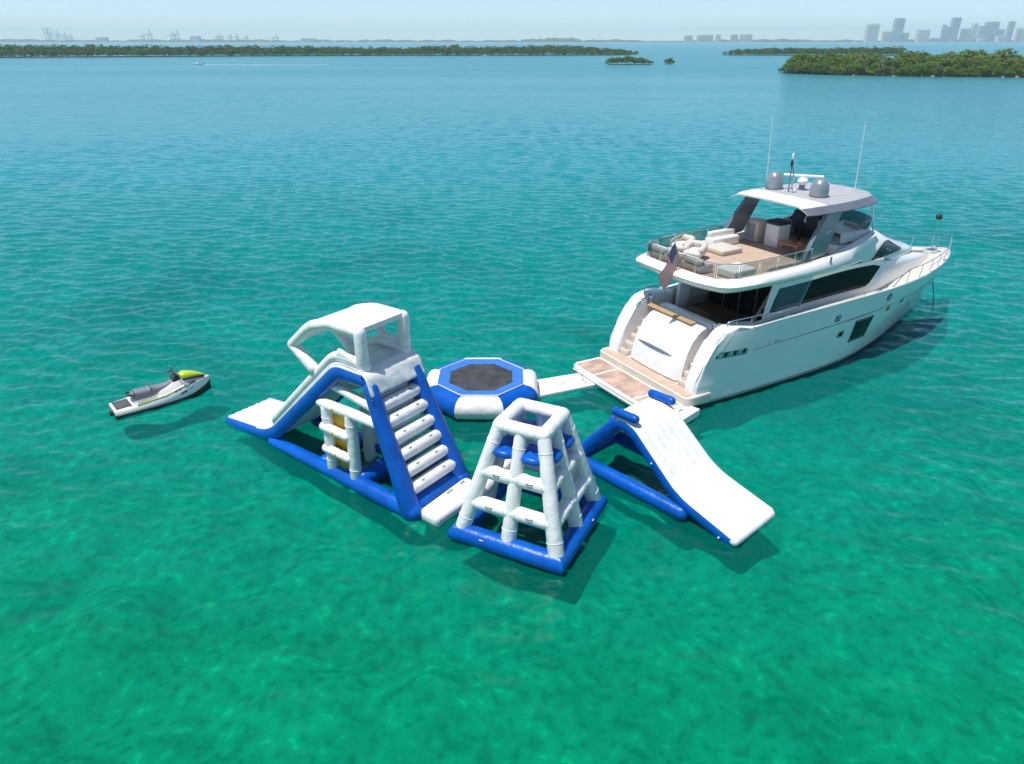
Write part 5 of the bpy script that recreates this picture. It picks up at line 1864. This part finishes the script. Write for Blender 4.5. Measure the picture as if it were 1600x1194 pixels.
def build_far_islands():
    g = random.Random(5)
    def top_px(u, table): return interp(u, table)
    def belt(name, label, line, depth, tops, seed, gname, nq=110, step=4.2, rows=5):
        front = [gpx(u, v) for u, v in line]
        back = [p + Vector((0, depth, 0)) for p in front]
        shore_ground(gname, [p + Vector((0, 4, 0)) for p in front] + back[::-1], .12)
        spots = []
        for a, b, (ua, va), (ub, vb) in zip(front, front[1:], line, line[1:]):
            n = max(1, int((b - a).length / step))
            for i in range(n):
                for r in range(rows):
                    t = (i + g.random()) / n
                    p = a.lerp(b, t) + Vector((g.uniform(-1, 1), 1.5 + depth * (r / rows) * .9 + g.uniform(-2, 2), 0))
                    u = ua + (ub - ua) * t; v = va + (vb - va) * t
                    hpx = v - interp(u, tops)
                    hm = hpx * p.length * CP * CP / FPX
                    k = hm / 8.2 * (.66 if r == 0 else .9) * g.uniform(.8, 1.12)
                    spots.append((p.x, p.y, max(.6, min(1.3, k * 1.1)), k))
        forest_stuff(name, label, spots, seed, nq)
    belt('mangrove_forest', 'long low belt of green mangroves on the island across the left', [(-260, 91), (0, 90.5), (200, 89.3), (400, 88), (600, 87.3), (800, 87), (960, 86.6), (998, 86)], 46,
         [(-260, 70), (0, 71), (150, 70), (300, 70.5), (370, 69), (480, 70.5), (640, 73), (670, 69), (710, 68.5), (740, 71), (830, 69), (880, 68.3), (920, 71), (960, 74), (998, 79)], 300, 'island_ground')
    belt('mangrove_forest', 'thin belt of mangroves on the low island behind the near island', [(1139, 86.6), (1200, 86.8), (1300, 87), (1420, 87)], 34,
         [(1139, 80), (1160, 75), (1200, 74), (1300, 73.5), (1420, 73)], 340, 'island_ground', 110, 4.0, 4)
    # little islets
    for (cu, cv, pts, lab, grp) in (
            (984, 101, ((950, .78), (957, .95), (964, 1.05), (972, 1.0), (979, 1.12), (986, 1.05), (993, .95), (1001, .95), (1007, .8), (1013, .62), (1019, .5)), 'bushy mangrove of the small islet clump in mid water', 'mangroves of the islet'),
            (1045, 100, ((1041, .62), (1046, .8), (1052, .5)), 'low mangrove of the tiny islet right of the bigger islet', 'mangroves of the tiny islet')):
        ring = []
        cp = gpx(cu, cv)
        w = (pts[-1][0] - pts[0][0]) / 2 * cp.length * CP / FPX
        for k in range(18):
            a = 6.283 * k / 18
            ring.append(cp + Vector((w * math.cos(a), 4.0 * math.sin(a) * (1 + .2 * math.sin(3 * a)), 0)))
        shore_ground('islet_ground', ring, .2)
        for i, (u, s) in enumerate(pts):
            p = gpx(u, cv) + Vector((0, g.uniform(-2, 2.5), .05))
            mangrove(p, s * .62, s * .60, i * 2 + 1, g.uniform(0, 6), lab, grp)


FAR_D = 5000.0


def fpt(u, D=FAR_D):
    return Vector((D * (u - 800) / FPX * CP, D, 0))


def zpx(v, D=FAR_D):
    """Height whose top shows at photo row v at distance D."""
    return CAM_H + (62 - v) * D * CP * CP / FPX


def build_far_shore():
    g = random.Random(8)
    # low wooded shore: a lumpy ridge with real depth
    us = np.linspace(-420, 2050, 620)
    v = []; f = []
    ph = [g.random() * 6.28 for _ in range(8)]
    for i, u in enumerate(us):
        b = fpt(u)
        h = 11 + 3.0 * math.sin(u * .021 + ph[0]) + 2.2 * math.sin(u * .067 + ph[1]) + 2.5 * math.sin(u * .19 + ph[2]) + g.uniform(-2, 2.5)
        if 560 < u < 700: h -= 2
        if 815 < u < 905: h += 8 + 3 * math.sin(u * .5)
        if 1010 < u < 1070: h *= .55
        if 1180 < u < 1345: h *= 1.05
        h = max(3.5, h)
        for (dy, k) in ((0, .0), (4, .55), (25, .95), (60, 1.0), (120, .9), (260, .5)):
            v.append((b.x, b.y + dy, h * k + (-1.5 if k == 0 else 0)))
    for i in range(len(us) - 1):
        for k in range(5):
            f.append((i * 6 + k, i * 6 + k + 1, i * 6 + 7 + k, i * 6 + 6 + k))
    o = MB().add(v, f).build('far_shore', 'far_land', angle=30)
    o['kind'] = 'structure'

    def tower(u0, u1, vt, kind, label, step=None, D=FAR_D - 25, crown=None):
        w = (u1 - u0) * D * CP / FPX
        h = zpx(vt, D)
        c = fpt((u0 + u1) / 2, D)
        T = thing('tower_block', label, 'building', (c.x, c.y, 0), 0, 'far skyline buildings')
        base = {'white': 'tower_white', 'cream': 'tower_cream', 'glass': 'tower_glass'}[kind]
        d = min(40, max(18, w * .7))
        mb = MB().add(*rbox((0, d / 2, h / 2 - 1), (w, d, h + 2), .0))
        mb.build('wall', base, T, smooth=False)
        MB().add(*rbox((0, d / 2, h + 1.2), (w * .94, d * .9, 2.6), .0)).build('parapet', base, T, smooth=False)
        if crown:
            MB().add(*rbox((crown[0] * w, d / 2, h + crown[2] / 2), (w * crown[1], d * .7, crown[2]), .0)).build('plant_room', base, T, smooth=False)
        if kind == 'glass':
            n = max(3, int(h / 16))
            for k in range(1, n):
                MB().add(*rbox((0, -.25, h * k / n), (w * .99, .8, 1.6), 0)).build('floor_band', 'tower_white' if k % 4 == 0 else 'window_strip', T, smooth=False)
        else:
            n = max(2, int(w / 13))
            for k in range(n):
                x = -w / 2 + w * (k + .5) / n
                MB().add(*rbox((x, -.2, h * .49), (w / n * .42, .8, h * .90), 0)).build('window', 'window_strip', T, smooth=False)
            for k in range(1, max(3, int(h / 14))):
                MB().add(*rbox((0, -.5, h * k / max(3, int(h / 14))), (w * .98, .8, 1.3), 0)).build('balcony', base, T, smooth=False)
        if step:
            MB().add(*rbox((step[0] * w, d / 2, (h - step[2]) / 2 - 1), (w * step[1], d * .9, h - step[2]), 0)).build('side_wing', base, T, smooth=False)
        return T
    B = [
        (1353, 1371, 38.5, 'white', 'white high-rise, first tall one of the right skyline from the left', dict(crown=(.1, .7, 6))),
        (1380, 1392, 50, 'cream', 'short cream block just left of the leftmost blue tower', {}),
        (1395, 1408.5, 29.5, 'glass', 'tall blue glass tower, leftmost of the glass towers', {}),
        (1410.5, 1419, 52, 'glass', 'low blue block just right of the leftmost glass tower', {}),
        (1433.5, 1451, 47, 'white', 'broad white block standing alone between the two tallest glass towers', dict(crown=(0, .8, 3))),
        (1456, 1467, 60, 'glass', 'lowest blue-grey block between the lone white block and the twin slim towers', {}),
        (1470, 1475, 39.5, 'glass', 'slim blue tower, left one of the narrow pair', {}),
        (1475.6, 1480, 43, 'glass', 'slim blue tower, right one of the narrow pair', {}),
        (1483.5, 1495, 28.5, 'glass', 'tallest blue glass tower with a stepped left shoulder', dict(step=(-.55, .5, 48))),
        (1500.5, 1507.5, 45.5, 'glass', 'grey tower just right of the tallest stepped tower', {}),
        (1508, 1514, 45.5, 'cream', 'cream slab joined to the grey tower beside the tallest tower', {}),
        (1515.5, 1523.5, 37.5, 'white', 'slim white tower with a bright roof among the glass towers', dict(crown=(.1, .6, 5))),
        (1528, 1536.5, 41.5, 'glass', 'blue glass block between the slim white tower and the widest tower', {}),
        (1538, 1556, 35, 'glass', 'widest blue glass tower of the skyline', dict(crown=(.1, .3, 4))),
        (1557.5, 1567, 46.5, 'glass', 'lower blue block at the right side of the widest tower', {}),
        (1559, 1571, 57, 'white', 'low white building in front of the blue blocks near the right edge', dict(D=FAR_D - 90)),
        (1529.5, 1538.5, 60, 'white', 'low white building at the foot of the widest tower', dict(D=FAR_D - 90)),
        (1572, 1580, 34.5, 'glass', 'narrow blue tower, last glass tower before the right edge', {}),
        (1587, 1593, 45, 'cream', 'cream block near the right edge of the view', {}),
        (1594, 1604, 45.5, 'white', 'white block cut by the right edge of the view', {}),
        (1070, 1082, 56, 'cream', 'leftmost cream block of the middle cluster of apartments', {}),
        (1089, 1095.5, 55.5, 'white', 'narrow white block, second from left in the middle cluster', {}),
        (1096.5, 1114, 55, 'cream', 'widest cream block of the middle cluster of apartments', {}),
        (1118.5, 1126, 54.5, 'white', 'white block right of the widest cream one in the middle cluster', {}),
        (1142.5, 1152.5, 54.5, 'cream', 'cream block just right of the gap in the middle cluster', {}),
        (1156.5, 1164, 54.2, 'white', 'white block, second from right in the middle cluster', {}),
        (1166, 1175, 54.4, 'cream', 'rightmost cream block of the middle cluster of apartments', {}),
        (298, 311, 56.5, 'white', 'low pale shed on the far left shore between the harbour cranes', {}),
        (470, 492, 60.5, 'cream', 'low cream shed on the far shore right of the last cranes', {}),
        (150, 165, 59, 'cream', 'low cream shed left of the middle harbour cranes', {}),
    ]
    for u0, u1, vt, kind, lab, kw in B:
        tower(u0, u1, vt, kind, lab, **kw)

    # quay cranes of the port on the left
    def crane(u, vt, wpx, label, raised):
        D = FAR_D - 15
        h = zpx(vt, D); w = wpx * D * CP / FPX
        c = fpt(u, D)
        T = thing('harbour_crane', label, 'crane', (c.x, c.y, 0), 0, 'quay cranes of the far port')
        hh = h * .62
        r = 1.5
        for sx in (-.3, .3):
            for dy in (0, 16):
                MB().add(*tube([(sx * w, dy, -1), (sx * w * .9, dy, hh)], r, 5, 'flat')).build('leg', 'crane_steel', T)
        MB().add(*tube([(-.32 * w, 8, hh * .45), (.32 * w, 8, hh * .45)], r * .9, 5, 'flat')).build('portal_beam', 'crane_steel', T)
        MB().add(*rbox((0, 8, hh), (w * 1.05, 7, 3.4), 0)).build('girder', 'crane_steel', T, smooth=False)
        MB().add(*tube([(.05 * w, 8, hh), (.12 * w, 8, h)], r, 5, 'flat')).add(*tube([(.3 * w, 8, hh), (.12 * w, 8, h)], r * .8, 5, 'flat')).build('tower_frame', 'crane_steel', T)
        if raised:
            MB().add(*tube([(-.35 * w, 8, hh), (-.62 * w, 8, h * 1.02)], r * 1.2, 5, 'flat')).build('boom', 'crane_steel', T)
        else:
            MB().add(*tube([(-.3 * w, 8, hh), (-1.1 * w, 8, hh)], r * 1.2, 5, 'flat')).build('boom', 'crane_steel', T)
        MB().add(*tube([(.12 * w, 8, h), (-.5 * w, 8, hh + (h * .3 if raised else 0))], .8, 4, 'flat')).build('stay', 'crane_steel', T)
        MB().add(*rbox((.2 * w, 8, hh + 4), (w * .25, 8, 6), 0)).build('machine_house', 'tower_white', T, smooth=False)
    for u, vt, w, lab, rs in ((74, 43.5, 8, 'harbour crane with its boom raised, leftmost of the port', True), (80, 44, 7, 'harbour crane with raised boom, second from the left', True), (90, 46.5, 8, 'shorter harbour crane right of the two leftmost raised ones', True), (101, 51, 9, 'low harbour crane, fourth from the left', False), (110, 54, 8, 'lowest crane at the right end of the leftmost group', False),
                              (223, 51.5, 8, 'lower harbour crane left of the tall crane in the second group', False), (234, 46.5, 9, 'tall harbour crane standing in the second group', False), (270, 49, 9, 'harbour crane, left one of the third pair', False), (277, 46.5, 8, 'harbour crane, taller right one of the third pair', False),
                              (340, 53, 7, 'small crane, first of the row right of the white shed', False), (346, 53, 6, 'small crane, second of the row right of the white shed', False), (360, 52.5, 6, 'small crane, third of the row right of the white shed', False), (370, 53, 6, 'small crane, fourth of the row right of the white shed', False), (384, 55, 8, 'small crane, fifth and last of the row right of the white shed', False), (430, 55.5, 12, 'low wide crane standing alone right of the crane row', False)):
        crane(u, vt, w, lab, rs)

    # boats
    def motorboat(p, rz, L, label, cover=False, grp=None):
        T = thing('motorboat', label, 'boat', p, rz, grp)
        v = []; f = []
        N = 14
        prof = [(0, -.12), (.8, -.04), (1.0, .10), (1.04, .17)]
        for i in range(N):
            t = i / (N - 1); x = (-.5 + t) * L
            hw = L * .15 * (1 - max(0, (t - .45) / .55) ** 2.2) + .01
            row = [(-a, z) for a, z in prof[::-1]] + prof[1:]
            for a, z in row: v.append((x, a * hw, (z + .05 * t * t) * L * .6))
        n = 7
        for i in range(N - 1):
            for k in range(n - 1): f.append((i * n + k, i * n + k + 1, (i + 1) * n + k + 1, (i + 1) * n + k))
        f.append(tuple(range(n)))
        for i in range(N - 1): f.append((i * n, (i + 1) * n, (i + 1) * n + n - 1, i * n + n - 1))
        MB().add(v, f).build('hull', 'gelcoat', T)
        MB().add(*prism([(-.12 * L, .10 * L), (.22 * L, .11 * L), (.10 * L, .22 * L), (-.10 * L, .22 * L)], -L * .10, L * .10, .02 * L)).build('cabin', 'gelcoat', T)
        MB().add(*prism([(.11 * L, .19 * L), (.20 * L, .13 * L), (.215 * L, .135 * L), (.125 * L, .20 * L)], -L * .085, L * .085)).build('windscreen', 'tinted_glass', T)
        if cover:
            MB().add(*prism([(-.3 * L, .34 * L), (.15 * L, .36 * L), (.15 * L, .38 * L), (-.3 * L, .36 * L)], -L * .12, L * .12, .01)).build('bimini', 'white_fabric', T)
            for sx in (-.25, .1):
                for sy in (-.1, .1):
                    MB().add(*tube([(sx * L, sy * L, .1 * L), (sx * L, sy * L, .35 * L)], .02, 5, 'flat')).build('bimini_post', 'chrome', T)
        MB().add(*rbox((-.52 * L, 0, .12 * L), (.07 * L, .07 * L, .16 * L), .02 * L, 1)).build('outboard', 'rubber', T)
    bp_ = gpx(309, 101.4)
    motorboat(bp_, R(180), 6.5, 'small white speedboat racing left with a long wake behind it')
    motorboat(gpx(758, 88.2), R(205), 8.0, 'white boat with a cover moored against the long mangrove island', True)
    for i, (u, lab) in enumerate(((200, 'white boat on the far shore below the second crane group'), (505, 'white boat on the far shore, first right of the cream shed'), (522, 'white boat on the far shore, second right of the cream shed'), (541, 'white boat on the far shore, third right of the cream shed'), (556, 'white boat on the far shore, fourth right of the cream shed'), (578, 'white boat on the far shore, last of the five in a row'), (1335, 'white boat on the far shore left of the right skyline'), (1486, 'large white boat below the tallest glass tower'))):
        p = fpt(u, FAR_D - 60)
        motorboat(p, R(180) if i % 2 else 0, 22 if u != 1486 else 34, lab, False, 'white boats along the far shore')
    # wake: churned foam trailing off
    def wk(a, b):
        x = bp_.x + 3 + 78 * a
        y = bp_.y + (b - .5) * (1.6 + 2.0 * a) + .6 * math.sin(a * 5)
        return (x, y, .02 + .10 * math.sin(b * 3.14) * (1 - a))
    m, n, l, b = nt('wake_foam')
    tc = n.new('ShaderNodeTexCoord'); nz = n.new('ShaderNodeTexNoise'); nz.inputs['Scale'].default_value = .9; nz.inputs['Detail'].default_value = 6
    l.new(tc.outputs['Object'], nz.inputs['Vector'])
    b.inputs['Base Color'].default_value = (.8, .84, .86, 1); b.inputs['Roughness'].default_value = .6
    l.new(ramp(n, l, nz.outputs[0], [(.30, (.15, .15, .15)), (.55, (.9, .9, .9))]), b.inputs['Alpha'])
    MATS['wake_foam'] = m
    o = MB().add(*grid(wk, 50, 6)).build('boat_wake', 'wake_foam')
    tag(o, 'long white foam wake trailing behind the small speedboat', 'wake', None, 'stuff')


build_near_island()
build_far_islands()
build_far_shore()

# ------------------------------------------------------------------ air
def build_haze():
    o = MB().add(*rbox((0, 0, 98), (26000, 26000, 204), 0)).build('haze', 'gelcoat', smooth=False)
    m = bpy.data.materials.new('haze_air')
    m.use_nodes = True
    n, l = m.node_tree.nodes, m.node_tree.links
    n.remove(n['Principled BSDF'])
    v = n.new('ShaderNodeVolumePrincipled')
    v.inputs['Color'].default_value = (0.80, 0.86, 0.88, 1)
    v.inputs['Density'].default_value = 0.00013
    v.inputs['Anisotropy'].default_value = 0.1
    l.new(v.outputs[0], n['Material Output'].inputs['Volume'])
    o.data.materials.clear()
    o.data.materials.append(m)
    o['kind'] = 'stuff'
    o['label'] = 'thin pale sea haze over the bay'


build_haze()
